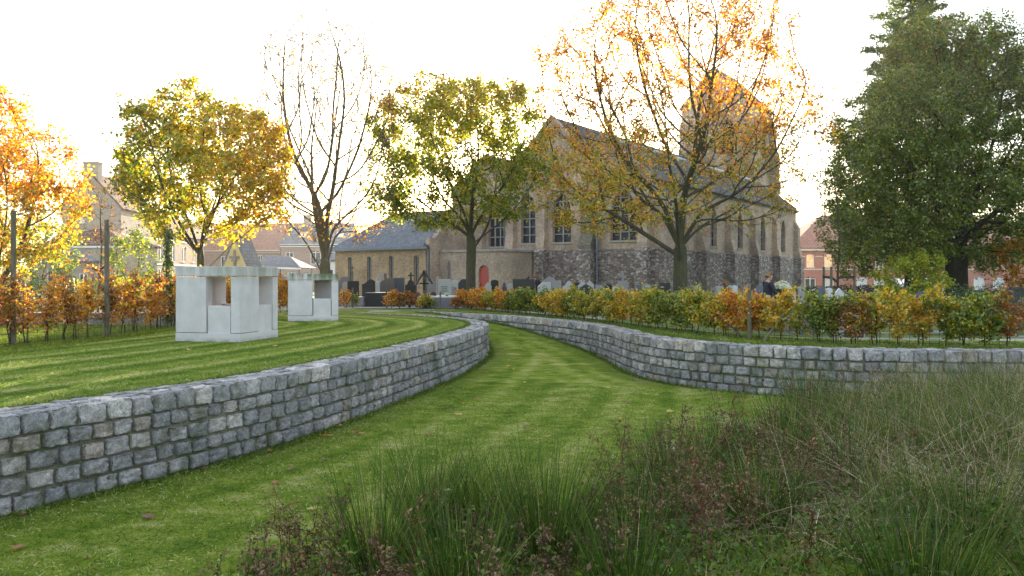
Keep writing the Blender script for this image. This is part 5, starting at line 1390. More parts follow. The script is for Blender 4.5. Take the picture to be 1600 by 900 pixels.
HS = [
 (529, 546, 432, 38, 'slant', 'g_violet', 'pale violet grey headstone nearest the smaller cube', None),
 (535, 548, 440, 37, 'round', 'g_pink', 'small pinkish round topped headstone before the pale violet one', None),
 (543, 561, 439, 36, 'flat', 'g_black', 'black flat topped headstone left of the tall glossy black one', None),
 (548, 552, 424, 44, 'flat', 'g_brown', 'narrow brown stone post left under the first hall window', 'cross'),
 (566, 586, 436, 36, 'wave', 'g_black', 'tall glossy black headstone with wavy top behind the low black tomb', None),
 (587, 593, 439, 37.5, 'flat', 'g_light', 'narrow light grey headstone right of the tall glossy black one', None),
 (594, 617, 434.5, 38, 'slant', 'g_brown', 'wide brown grey headstone with slanted shoulder', None),
 (592, 597, 427, 44, 'round', 'g_grey', 'small grey stone between hall windows, left of a pair', None),
 (600, 604, 427, 44, 'round', 'g_brown', 'small brown stone between hall windows, right of a pair', None),
 (617, 632, 434, 38.5, 'flat', 'g_blue', 'dark blue grey headstone right of the wide brown grey one', None),
 (633, 651, 437, 38, 'shoulder', 'g_black', 'black shouldered headstone with a small cross on top', 'cross'),
 (668, 681, 440, 39, 'flat', 'g_grey', 'grey headstone just right of the roofed wooden shrine', None),
 (682, 686, 432, 42, 'flat', 'g_pink', 'narrow pinkish stone left of the light inscribed headstone', None),
 (685, 704, 436, 38, 'flat', 'g_light', 'light grey headstone with dark engraved bands', 'plate'),
 (704, 716, 438, 39, 'round', 'g_light', 'light grey rounded headstone left of the tall dark slab', 'plate'),
 (716, 730.5, 436, 34.6, 'slant', 'g_black', 'tall dark slab immediately left of the round headed lime', None),
 (757, 768, 441, 38, 'peak', 'g_light', 'light grey peaked headstone below the red door', None),
 (767, 779, 437, 38.5, 'round', 'g_black', 'dark rounded headstone right of the red door', None),
 (784, 792, 441, 39, 'shoulder', 'g_blue', 'small dark shouldered headstone left of the drainpipe', None),
 (793, 802, 443, 38, 'flat', 'g_light', 'small pale flat headstone beside the wide black slab', None),
 (801, 835, 436, 36.5, 'flat', 'g_black', 'wide black rectangular headstone with mourners behind it', None),
 (848, 869, 431, 37.5, 'peak', 'g_grey', 'grey headstone with pointed top and carved finial', 'finial'),
 (840, 861, 440.5, 35.5, 'slant', 'g_light', 'pale grey broad headstone in front of the one with finial', None),
 (862, 877, 438.5, 35.7, 'flat', 'g_grey', 'grey headstone second of three pale ones in a row', None),
 (879, 893, 438.5, 35.7, 'wave', 'g_light', 'pale headstone last of three pale ones in a row', None),
 (896, 908, 441, 37, 'round', 'g_black', 'black round headstone left of the white edged pair', None),
 (903, 928, 438.5, 36, 'twin', 'g_light', 'pale twin peaked headstone left of the tall drainpipe', None),
 (905, 926, 443.5, 35, 'peak', 'g_black', 'black peaked headstone before the pale twin peaked one', None),
 (930, 946, 445, 35, 'slantr', 'g_grey', 'grey low headstone right of the tall drainpipe', None),
 (943, 956, 444, 36, 'slant', 'g_black', 'black slanted headstone among low grey ones', None),
 (957, 966, 447, 33, 'round', 'g_light', 'small pale rounded headstone beside a black slanted one', None),
 (965, 981, 439, 35, 'round', 'g_grey', 'greenish grey rounded headstone bearing a small dark cross', 'cross'),
 (994, 1002, 445, 33, 'flat', 'g_blue', 'narrow blue grey headstone left of the big lime trunk', None),
 (1002, 1018, 443, 34, 'round', 'g_grey', 'grey rounded headstone left of the big lime trunk', None),
 (1031, 1047, 442, 36, 'flat', 'g_black', 'dark flat headstone touching the big lime trunk in view', 'lantern'),
 (1085, 1096, 446, 33, 'round', 'g_light', 'small pale headstone right of the big lime trunk', None),
 (1118, 1130, 447, 31, 'flat', 'g_grey', 'low grey headstone below the third nave window', None),
 (1137, 1149, 443, 31, 'flat', 'g_blue', 'dark blue grey headstone with white flowers beside it', None),
 (1144, 1152, 446, 29, 'round', 'g_light', 'small pale rounded headstone left of the walking person', None),
 (1160, 1172, 447, 28, 'slant', 'g_violet', 'violet grey headstone behind the short pale stake', None),
 (1178, 1195, 445.5, 26, 'slant', 'g_blue', 'blue headstone with bright left edge beside the walking person', None),
 (1232, 1243, 449, 24, 'peak', 'g_light', 'light headstone with engraved bands right of the white chrysanthemums', 'plate'),
 (1247, 1258, 447, 29, 'round', 'g_grey', 'grey rounded headstone below the corner of the church', None),
 (1278, 1287, 449, 28, 'flat', 'g_blue', 'blue grey headstone left of the staked young tree', None),
 (1291, 1300, 450, 27, 'round', 'g_light', 'white headstone between the stakes of the young tree', None),
 (1304, 1318, 450, 26, 'peak', 'g_light', 'pale peaked headstone at the foot of the slender tree', None),
 (1344, 1362, 452, 24, 'flat', 'g_black', 'black headstone right of the staked young tree', None),
 (1432, 1452, 456, 22, 'flat', 'g_blue', 'dark blue headstone seen over the right hedge', None),
 (108, 116, 434, 42, 'round', 'g_grey', 'grey rounded headstone before the low shed at the left', None),
 (121, 134, 438, 40, 'flat', 'g_violet', 'violet grey flat headstone left of the thin stake', None),
 (236, 246, 436, 42, 'shoulder', 'g_light', 'pale shouldered headstone left of the ivy stake', None),
 (248, 257, 440, 39, 'flat', 'g_grey', 'grey flat headstone directly left of the ivy stake', None),
 (436, 448, 437, 40, 'flat', 'g_black', 'black headstone seen between the two concrete cubes', None),
 (441, 451, 430, 44, 'round', 'g_grey', 'grey headstone behind the black one between the cubes', None),
]
for h in HS: headstone(*h)
def tomb(x0, x1, y0, d, depth, mat, label, lid=None):
    p = onground((x0 + x1) / 2, d); w = (x1 - x0) / F * d; h = EYE - (y0 - HZ) / F * d - p[2]
    root = thing('tomb', label, 'tomb', p, 0.0, 'low granite tombs')
    MB().box((0, depth / 2, h / 2 - .03), (w, depth, h - .06)).build('kerb', M[mat], root, local=True, bevel=.01)
    MB().box((0, depth / 2, h - .03), (w * 1.03, depth * 1.02, .06)).build('cover_slab', M[lid or mat], root, local=True, bevel=.01)
    return root
tomb(570, 604, 457.5, 33.6, 1.9, 'g_black', 'low black polished tomb in front of the tall glossy black headstone')
tomb(655, 718, 463, 32.2, 1.6, 'g_violet', 'low violet grey tomb with pots of flowers on it', 'g_light')
tomb(538, 568, 464, 35.2, 1.4, 'g_grey', 'low grey tomb kerb beside the smaller cube')
tomb(1240, 1275, 482, 21, 1.5, 'g_violet', 'violet grey tomb behind the right hedge with a white ball vase')
tomb(1320, 1352, 484, 20, 1.3, 'g_light', 'pale tomb heaped with purple and white flowers behind the right hedge')
tomb(1176, 1200, 473, 24, 1.4, 'g_blue', 'blue grey tomb beside the feet of the walking person')
# roofed wooden crucifix shrine
p = onground(663, 37); sh = thing('calvary_shrine', 'weathered wooden crucifix with a steep little roof among the graves', 'crucifix', p)
ztop = EYE - (422 - HZ) / F * 37 - p[2]
MB().box((0, 0, ztop / 2 - .1), (.14, .12, ztop - .1)).build('post', M['oldwood'], sh, local=True)
for s in (-1, 1):
    mb = MB(); mb.slab([(0, -.28, ztop), (0, .25, ztop), (s * .40, .25, ztop - .62), (s * .40, -.28, ztop - .62)], .05); mb.build('roof_board', M['oldwood'] if s < 0 else M['iron'], sh, local=True)
mb = MB(); mb.box((0, -.09, ztop - .62), (.44, .04, .07)); mb.box((0, -.09, ztop - .68), (.06, .04, .5)); mb.build('crucifix', M['iron'], sh, local=True)
MB().box((0, 0, .12), (.4, .4, .3)).build('plinth', M['g_grey'], sh, local=True)
# flowers
FLW = {'white': (.72, .72, .66), 'purple': (.22, .05, .20), 'pink': (.55, .25, .42), 'lilac': (.45, .35, .60), 'yellow': (.65, .45, .05), 'orange': (.6, .2, .03), 'wine': (.14, .02, .06)}
def flowers(px, d, y, r, colr, label, seed, n=260):
    rng = np.random.default_rng(seed); p = at(px, y, d); g = g1(p[0], p[1]); c = np.array([p[0], p[1], max(p[2], g + r * .8)])
    dirs = unit(rng.normal(size=(n, 3))); dirs[:, 2] = np.abs(dirs[:, 2]) * 1.1 - .25; P = c + dirs * r * rng.uniform(.85, 1.05, (n, 1)) * np.array([1, 1, .8])
    root = thing('flower_pot', label, 'flowers', (c[0], c[1], c[2] - r), group='grave flowers')
    V, Fq = leaves(P, np.full(n, r * .34), rng, outward=dirs * 1.5, aspect=.95)
    fast_mesh('blossoms', V, Fq, M['leaf_hedge'], root, col=np.repeat(np.clip(np.array(FLW[colr]) * (1 + rng.normal(size=(n, 1)) * .18), .01, .85), 4, 0))
    k = n // 2; P2 = c + unit(rng.normal(size=(k, 3))) * r * .8 * np.array([1, 1, .8]); V, Fq = leaves(P2, np.full(k, r * .35), rng)
    fast_mesh('foliage', V, Fq, M['leaf_hedge'], root, col=np.repeat(blend(rng, k, (DGR, 1), (GRN, 1)), 4, 0))
    mb = MB(); zb = c[2] - r * .35; zt = max(g, c[2] - r * 1.25)
    mb.tube([(c[0], c[1], g - .01), (c[0], c[1], max(zb, g + .05))], [r * .45, r * .62], 10); mb.build('pot', M['browncloth'], root)
flowers(1222, 23, 448, .23, 'white', 'large white chrysanthemum ball right of the walking person', 1, 420)
for i, (px, d, y, r, c, l) in enumerate(((630, 33.5, 461, .17, 'wine', 'wine red flowers left of the violet grey tomb'), (652, 33, 461, .17, 'purple', 'purple flowers at the left end of the violet tomb'), (676, 33, 461, .16, 'wine', 'dark red flowers on the middle of the violet tomb'), (640, 32.6, 467, .12, 'white', 'small white flowers before the roofed shrine'),
        (665, 32, 470, .12, 'yellow', 'yellow flowers at the corner of the violet tomb'), (698, 33, 460, .10, 'white', 'small white flowers on the right of the violet tomb'), (1345, 19.6, 474, .15, 'purple', 'purple flowers behind the rusty shrubs of the right hedge'), (1331, 19.2, 480, .13, 'lilac', 'lilac flowers on the pale tomb'),
        (1322, 20, 484, .10, 'pink', 'pink flowers at the left of the pale tomb'), (1326, 19.5, 490, .09, 'white', 'white flowers low on the pale tomb'), (1247, 21, 476, .11, 'white', 'white round flower ball on the violet tomb behind the hedge'), (1140, 29, 449, .10, 'white', 'white flowers before the dark headstone left of the person'),
        (1133, 29, 441, .09, 'orange', 'orange flowers left of the walking person'), (1012, 31, 448, .09, 'white', 'white flowers left of the big lime trunk'), (1035, 31, 449, .07, 'white', 'tiny white flowers at the big lime trunk'), (735, 36, 456, .11, 'pink', 'pink flowers behind the round headed lime'), (1190, 22.5, 474, .13, 'orange', 'orange flowers beside the blue grey tomb'))):
    flowers(px, d, y, r, c, l, 20 + i, 150)

# ------------------------------------------------------------------ people
def skin_mesh(name, nodes, edges, root_i, mat, parent, sub=2):
    me = bpy.data.meshes.new(name); me.from_pydata([n[0] for n in nodes], edges, [])
    o = bpy.data.objects.new(name, me); COL.objects.link(o)
    md = o.modifiers.new('skin', 'SKIN'); md.use_smooth_shade = True
    for i, n in enumerate(nodes):
        sv = me.skin_vertices[0].data[i]; r = n[1]; sv.radius = r if hasattr(r, '__len__') else (r, r); sv.use_root = (i == root_i)
    s = o.modifiers.new('sub', 'SUBSURF'); s.levels = sub; s.render_levels = sub
    dg = bpy.context.evaluated_depsgraph_get(); dg.update()
    m2 = bpy.data.meshes.new_from_object(o.evaluated_get(dg)); m2.name = name
    bpy.data.objects.remove(o)
    m2.materials.clear(); m2.polygons.foreach_set('use_smooth', np.ones(len(m2.polygons), bool))
    return link_mesh(name, m2, mat, parent)

def person(label, loc, rz, height, coat, trous, hair, bend=0.0, reach=0.25, stride=.16, seed=0):
    """faces local +x; bend tips the trunk forward at the hips"""
    root = thing('person', label, 'person', loc, rz)
    k = height / 1.75; cb, sb = cos(bend), sin(bend); hip = np.array([0, 0, .93])
    def B(x, y, z):           # trunk point, rotated forward about the hips
        q = np.array([x, y, z]) - hip; return tuple((hip + np.array([q[0] * cb + q[2] * sb, q[1], -q[0] * sb + q[2] * cb])) * k)
    G = lambda x, y, z: (x * k, y * k, z * k)
    n = []; e = []
    def add(p, r, par=None):
        n.append((p, (r[0] * k, r[1] * k) if hasattr(r, '__len__') else r * k)); i = len(n) - 1
        if par is not None: e.append((par, i))
        return i
    pel = add(G(0, 0, .95), (.105, .145)); w = add(B(0, 0, 1.10), (.09, .13), pel); c = add(B(.01, 0, 1.28), (.105, .155), w); s = add(B(0, 0, 1.42), (.075, .13), c)
    nk = add(B(.01, 0, 1.50), .052, s); hd = add(B(.03, 0, 1.57), .062, nk); h2 = add(B(.035, 0, 1.645), (.098, .078), hd); h3 = add(B(.025, 0, 1.71), (.078, .066), h2)
    nose = add(B(.135, 0, 1.625), .014, h2); chin = add(B(.10, 0, 1.565), .026, hd)
    for sg in (-1, 1):
        sh = add(B(0, sg * .19, 1.40), .056, s); el = add(B(.04 + reach * .35, sg * .225, 1.13), .042, sh); wr = add(B(.10 + reach, sg * .20, .95), .028, el)
        pm = add(B(.13 + reach * 1.08, sg * .195, .88), (.018, .038), wr)
        for fi, (oy, ln) in enumerate(((-.028, .062), (-.009, .074), (.010, .070), (.028, .055))):
            f1 = add(B(.15 + reach * 1.1, sg * .195 + oy, .835), .0095, pm); add(B(.165 + reach * 1.1, sg * .195 + oy, .835 - ln), .008, f1)
        t1 = add(B(.17 + reach * 1.08, sg * .165, .87), .0105, pm); add(B(.20 + reach * 1.08, sg * .155, .83), .009, t1)
        fx = sg * stride
        kn = add(G(.03 + fx * .6, sg * .095, .50), .062, add(G(fx * .1, sg * .09, .88), .088, pel)); an = add(G(fx - .02, sg * .095, .09), .04, kn); add(G(fx + .16, sg * .10, .035), (.035, .042), an)
    skin_mesh('body', n, e, pel, M['skin'], root)
    # coat
    n2 = []; e2 = []
    n[:], e[:] = [], []
    pel = add(G(-.01, 0, .88), (.125, .165)); w = add(B(0, 0, 1.08), (.115, .155), pel); c = add(B(.01, 0, 1.28), (.13, .18), w); s = add(B(0, 0, 1.43), (.092, .14), c); add(B(.008, 0, 1.495), .066, s)
    for sg in (-1, 1):
        sh = add(B(0, sg * .19, 1.40), .074, s); el = add(B(.04 + reach * .35, sg * .227, 1.13), .060, sh); add(B(.095 + reach * .95, sg * .20, .965), .047, el)
    skin_mesh('coat', n, e, pel, M[coat], root)
    n[:], e[:] = [], []
    pel = add(G(0, 0, .94), (.118, .155))
    for sg in (-1, 1):
        fx = sg * stride; th = add(G(fx * .1, sg * .09, .84), .10, pel); kn = add(G(.03 + fx * .6, sg * .095, .50), .077, th); add(G(fx - .02, sg * .095, .12), .062, kn)
    skin_mesh('trousers', n, e, pel, M[trous], root)
    for sg in (-1, 1):
        n[:], e[:] = [], []; fx = sg * stride; a = add(G(fx - .05, sg * .095, .06), (.05, .05)); b = add(G(fx + .08, sg * .10, .045), (.045, .05), a); add(G(fx + .19, sg * .10, .035), (.03, .04), b)
        skin_mesh('shoe', n, e, a, M['shoe'], root)
    n[:], e[:] = [], []
    a = add(B(-.012, 0, 1.695), (.088, .078)); b = add(B(-.045, 0, 1.63), (.066, .072), a); add(B(.045, 0, 1.725), (.045, .055), a); add(B(-.04, 0, 1.57), (.036, .046), b)
    skin_mesh('hair', n, e, a, M[hair], root)
    for sg in (-1, 1):
        mb = MB(); p = np.array(B(.112, sg * .034, 1.645)); v, f = tubes([(np.array([p - (.004, 0, 0), p + (.006, 0, 0)]), np.array([.011, .008]))], 8)
        mb.add([q for q in v], f); o = mb.build('eye', M['shoe'], root, local=True)
    return root
x, y, z = onground(1199, 22.5)
person('person with short light brown hair in a dark jacket walking right past the white chrysanthemums', (x, y, z), radians(12), 1.64, 'navy', 'jeans', 'hair', 0.06)
x, y, z = onground(839, 39)
person('person in dark coat bending forward behind the wide black headstone', (x + .25, y, z), radians(176), 1.72, 'navy', 'navy', 'hair', 0.55, .3, .06)
x, y, z = onground(822, 40)
person('person in brown coat standing behind the wide black headstone, mostly hidden', (x, y, z), radians(-20), 1.55, 'browncloth', 'navy', 'hair_dark', 0.18, .2, .05)

# ------------------------------------------------------------------ white car by the school
p = onground(1420, 70); car = thing('parked_car', 'white car parked before the red brick building, mostly hidden by the hedge', 'car', p, radians(3))
prof = [(-2.1, .35), (2.1, .35), (2.15, .75), (1.9, .92), (1.0, 1.0), (.45, 1.45), (-1.3, 1.48), (-2.0, 1.0), (-2.15, .8)]
MB().prism(prof, (0, 0, 0), (-1, 0, 0), (0, 0, 1), (0, 1, 0), 1.7).build('body', M['carwhite'], car, local=True, bevel=.04)
for s in (-1, 1):
    for a in ([(.92, 1.02), (.42, 1.39), (-.3, 1.41), (-.3, 1.03)], [(-.38, 1.03), (-.38, 1.41), (-1.22, 1.42), (-1.75, 1.04)]):
        mb = MB(); mb.prism(a, (0, s * .852, 0), (-1, 0, 0), (0, 0, 1), (0, 1, 0), .012); mb.build('window', M['glass'], car, local=True)
    for xw in (-1.3, 1.3):
        mb = MB(); v, f = tubes([(np.array([[xw, s * .72, .32], [xw, s * .88, .32]]), np.array([.32, .32]))], 18); mb.add(v, f); mb.add([v[i] for i in range(18)], [tuple(range(18))]); mb.add([v[18 + i] for i in range(18)], [tuple(range(18))])
        w = mb.build('wheel', M['tyre'], car, local=True, uv=False)
        mb = MB(); v, f = tubes([(np.array([[xw, s * .87, .32], [xw, s * .895, .32]]), np.array([.2, .17]))], 14); mb.add(v, f); mb.add([v[14 + i] for i in range(14)], [tuple(range(14))]); mb.build('rim', M['lead'], w, local=True, uv=False)

# ------------------------------------------------------------------ grass and weeds
rng = np.random.default_rng(99)
def weed_x(y):       # left border of the rough strip
    return np.interp(y, [3.4, 4.4, 5.0, 5.6, 6.2, 6.8, 8.0, 9.5, 11.3, 12.9], [-2.7, -2.5, -2.0, -1.4, -.8, 0.4, 1.2, 2.3, 3.6, 4.3])
GP = [((.085, .15, .012), 1.0), ((.13, .20, .018), .9), ((.20, .25, .04), .6), ((.40, .38, .16), .4)]
def scatter(n, x0, x1, y0, y1, cond):
    P = np.stack([rng.uniform(x0, x1, n), rng.uniform(y0, y1, n)], 1); P = P[cond(P[:, 0], P[:, 1])]
    return np.column_stack([P, gz(P[:, 0], P[:, 1])])
def grass_obj(name, P, lmin, lmax, wid, pal, nseg=3, spread=.5, bendk=.4, mat='grass', label=None, cat=None, lum=None):
    n = len(P); d = rng.normal(size=(n, 3)) * spread; d[:, 2] = 1; d = unit(d); b = rng.normal(size=(n, 3)) * bendk; b[:, 2] = -np.abs(b[:, 2]) * .8
    L = rng.uniform(lmin, lmax, n)
    if lum is not None: L = L * lum
    V, Fq, m = blades(P, d, L, np.full(n, wid) * rng.uniform(.7, 1.3, n), b, rng, nseg)
    return fast_mesh(name, V, Fq, M[mat], None, col=np.repeat(blend(rng, n, *pal), m, 0))
# mown grass, denser near the camera; lighter where the mower laid it over
def mown(P, wall, nrm, off, amp, label):
    dist = poly_dist(wall - nrm * off, P[:, 0], P[:, 1]) + rng.normal(size=len(P)) * .06
    s = np.sin(dist * 2 * pi / 1.12) * .5 + .5 + .4 * np.sin(dist * 2 * pi / .56)
    patch = np.sin(P[:, 0] * 1.9 + 2 * np.sin(P[:, 1] * .8)) * np.sin(P[:, 1] * 3.1 + np.sin(P[:, 0] * 1.3)) + rng.normal(size=len(P)) * .4
    lt = np.clip(.30 + amp * (s - .5) + .28 * patch, .03, 1); n = len(P)
    d = rng.normal(size=(n, 3)) * .8; d[:, 2] = 1; d = unit(d); b = rng.normal(size=(n, 3)) * .6; b[:, 2] = -np.abs(b[:, 2]) * .8
    V, Fq, m = blades(P, d, rng.uniform(.014, .040, n) * (1 + .9 * np.clip(clump(np.column_stack([P[:, :2], P[:, 0]]) , 2.6), 0, 1) * (rng.uniform(size=n) < .3)), rng.uniform(.005, .009, n), b, rng, 2)
    c = blend(rng, n, ((.085, .165, .010), 1.05 - lt), ((.14, .23, .014), .9), ((.25, .325, .035), lt * 1.5), ((.48, .47, .20), lt * 1.3))
    tag(fast_mesh('mown_grass', V, Fq, M['grass'], None, col=np.repeat(c, m, 0)), label, 'grass', kind='stuff')
P = scatter(300000, -7.5, 5.5, 3.2, 15, lambda x, y: is_low(x, y) & (rng.uniform(size=len(x)) < np.clip(9.0 / y, 0, 1) ** 1.6) & (x > xL(y) + .18))
mown(P, WL, nL, 0, .38, 'short mown grass of the sunken lawn between the walls')
P = scatter(230000, -13, -.5, 6, 24, lambda x, y: (~is_low(x, y)) & (x < xL(y) - .22) & (rng.uniform(size=len(x)) < np.clip(10.0 / y, 0, 1) ** 1.4))
mown(P, WL, nL, .45, .9, 'short mown grass of the raised striped lawn')
# longer grass against the foot of the walls and behind the copings
def fringe(Pl, nl, off0, off1, n, lo, hi, zf, label):
    k = rng.integers(0, len(Pl), n); o = rng.uniform(off0, off1, n); q = Pl[k] + nl[k] * o[:, None] + rng.normal(size=(n, 2)) * .03
    w = .5 + .5 * np.sin(k * .11) * np.cos(k * .037); m = rng.uniform(size=n) < .25 + .75 * w
    q = q[m]; q = q[(q[:, 1] > 3.0)]; P3 = np.column_stack([q, zf(q[:, 0], q[:, 1])])
    tag(grass_obj('grass_fringe', P3, lo, hi, .007, [(GRN, 1), ((.05, .10, .012), 1.0), (YGR, .25)], 3, .55, .5), label, 'grass', kind='stuff')
fringe(WL, nL, .0, .16, 15000, .04, .13, low_z, 'longer grass along the foot of the curved wall')
fringe(WR, nR, .0, .14, 14000, .04, .12, low_z, 'longer grass along the foot of the winding wall')
fringe(WL, nL, -.60, -.44, 12000, .03, .07, lambda x, y: up_z(x, y), 'grass edge behind the coping of the curved wall')
fringe(WR, nR, -.75, -.44, 14000, .04, .11, lambda x, y: up_z(x, y), 'grass edge behind the coping of the winding wall')
# grass under the hedges
P = scatter(60000, 0, 9.5, 13.5, 27, lambda x, y: (y > yR(x) + .25) & (y < np.interp(x, HR[:, 0], HR[:, 1]) + 1.0))
tag(grass_obj('verge_grass', P, .03, .10, .008, GP, 2, .7, .5), 'grass verge below the right hedge', 'grass', kind='stuff')
P = scatter(45000, -13.5, -7.6, 11.5, 20.3, lambda x, y: x < -7.8)
tag(grass_obj('verge_grass', P, .03, .10, .008, [(GRN, 1), (YGR, .6), (DGR, .4)], 2, .7, .5), 'grass verge below and behind the left hedge', 'grass', kind='stuff')
# rough strip: undergrowth, tall grass
inweed = lambda x, y: (x > weed_x(y) + .25 * np.sin(y * 5 + x * 3)) & (y < yR(x) - .12) & (x > xL(y))
hgt = lambda P: np.clip((P[:, 0] - weed_x(P[:, 1])) / 1.0, .30, 1.0)
P = scatter(56000, -2.8, 9.5, 3.3, 13.3, lambda x, y: inweed(x, y) & (rng.uniform(size=len(x)) > .55 * smooth(1.5, 4.0, x - weed_x(y))))
hn = lambda P: hgt(P) * (.62 + .5 * np.clip(.5 + .5 * clump(P[:, [0, 1, 0]], 2.7, .8), 0, 1.3)) * (1 + .35 * smooth(2.5, 5.5, P[:, 0]) + .35 * smooth(5.5, 8, P[:, 0]))
tag(grass_obj('tall_grass', P, 0.12, .36, .0085, [((.055, .105, .012), 1.0), ((.11, .18, .018), .9), ((.19, .22, .05), .5), ((.42, .36, .20), .4)], 4, .40, .5, lum=hn(P)), 'rough green grass of the unmown strip in the foreground', 'grass', kind='stuff')
P = scatter(66000, -.5, 9.8, 4.5, 13.3, lambda x, y: inweed(x, y) & (rng.uniform(size=len(x)) < smooth(.8, 3.4, x - weed_x(y)) * smooth(5.4, 7.6, y)))
tag(grass_obj('dry_grass', P, .42, .86, .0055, [((.52, .41, .27), 1.0), ((.64, .54, .38), .9), ((.36, .24, .15), .7), ((.20, .22, .06), .4)], 5, .35, .75, 'dry', lum=np.clip(hn(P), .55, 1.5)), 'pale dry grass over the right half of the unmown strip', 'grass', kind='stuff')
P = scatter(38000, -2.8, 7, 3.3, 10.5, inweed); n = len(P)
C = P + np.column_stack([rng.normal(size=(n, 2)) * .05, rng.uniform(.02, .48, n) * hn(P)]); V, Fq = leaves(C, rng.uniform(.025, .06, n), rng, tilt=1.6, aspect=.5)
tag(fast_mesh('undergrowth', V, Fq, M['grass'], None, col=np.repeat(blend(rng, n, ((.06, .12, .012), 1.0), ((.11, .20, .018), .6), ((.035, .07, .009), .7), ((.16, .10, .05), .3)), 4, 0)), 'low leafy green undergrowth of the unmown strip', 'undergrowth', kind='stuff')

# rush clumps
def rush(x, y, n, h, r, label, seed, pale=.08):
    n = int(n * 1.25); g = np.random.default_rng(seed); z = g1(x, y); a = g.uniform(0, 6.28, n); q = np.sqrt(g.uniform(0, 1, n)) * r
    base = np.stack([x + np.cos(a) * q, y + np.sin(a) * q, np.full(n, z - .03)], 1)
    lean = .04 + .27 * q / r; d = np.stack([np.cos(a) * lean, np.sin(a) * lean, np.ones(n)], 1) + g.normal(size=(n, 3)) * .09; d = unit(d)
    b = np.stack([np.cos(a) * .14, np.sin(a) * .14, np.full(n, -.10)], 1) * g.uniform(0, 1.6, (n, 1)) + g.normal(size=(n, 3)) * .05
    V, Fq, m = blades(base, d, 1.12 * h * g.uniform(.55, 1.05, n), g.uniform(.005, .008, n), b, g, 6)
    c = blend(g, n, ((.038, .082, .011), 1.0), ((.075, .135, .018), .9), ((.15, .20, .035), .5), ((.38, .30, .15), pale * 1.8))
    o = fast_mesh('rush_clump', V, Fq, M['grass'], None, loc=(x, y, z), col=np.repeat(c, m, 0))
    return tag(o, label, 'rush', 'rush clumps of the unmown strip')
RU = [(-.62, 6.35, 330, .92, .22, 'dark green rush clump farthest left, before the open lawn'), (-.15, 6.25, 300, .88, .22, 'dark rush clump right beside the leftmost one'), (.25, 5.9, 380, .95, .26, 'dense dark rush clump in the middle foreground'), (-.35, 5.2, 300, .72, .24, 'low rush clump at the bottom edge left of centre'),
      (.75, 5.2, 260, .62, .22, 'short rush clump at the bottom centre'), (1.55, 7.6, 300, .72, .22, 'rush clump at the lawn border right of centre'), (2.05, 6.6, 260, .75, .22, 'rush clump between red stalked weeds'), (2.9, 8.6, 340, .82, .28, 'rush clump in the middle of the right weeds'),
      (3.6, 9.8, 300, .85, .28, 'rush clump near the lawn corner below the winding wall'), (2.6, 5.1, 380, .78, .28, 'bright rush clump at the bottom right'), (3.5, 6.2, 340, .8, .28, 'rush clump under the pale arching stalks'), (4.6, 7.6, 360, .92, .3, 'rush clump right of the pale arching stalks'),
      (5.2, 9.8, 340, .95, .3, 'tall rush clump before the far right wall'), (3.4, 4.7, 340, .75, .26, 'rush clump in the bottom right corner'), (6.3, 10.6, 300, 1.12, .3, 'tall rush clump at the right edge before the wall'), (4.2, 5.6, 300, .85, .26, 'rush clump at the right edge low down')]
for x_, y_ in ((5.4, 8.3), (5.9, 9.2), (4.9, 8.9), (6.7, 11.5), (7.4, 11.9), (4.1, 8.4), (4.4, 10.4)):
    RU.append((x_, y_, 320, .95, .26, 'dark green rush clump among straw along the right edge of the photo'))
g0 = np.random.default_rng(12)
for nth in range(14):
    y_ = 5.2 + 7.2 * (nth + .5) / 14; x_ = float(weed_x(y_)) + g0.uniform(.5, 1) + (nth % 3) * 1.35
    if x_ > .66 * y_ or yR(x_) < y_ + .5: continue
    RU.append((x_, y_, 230, g0.uniform(.7, .98), .2, 'upright dark rush clump standing among dry grass in the right weeds'))
for i, a in enumerate(RU): rush(*a, seed=700 + i, pale=.05 + .10 * (a[0] > 2.8))

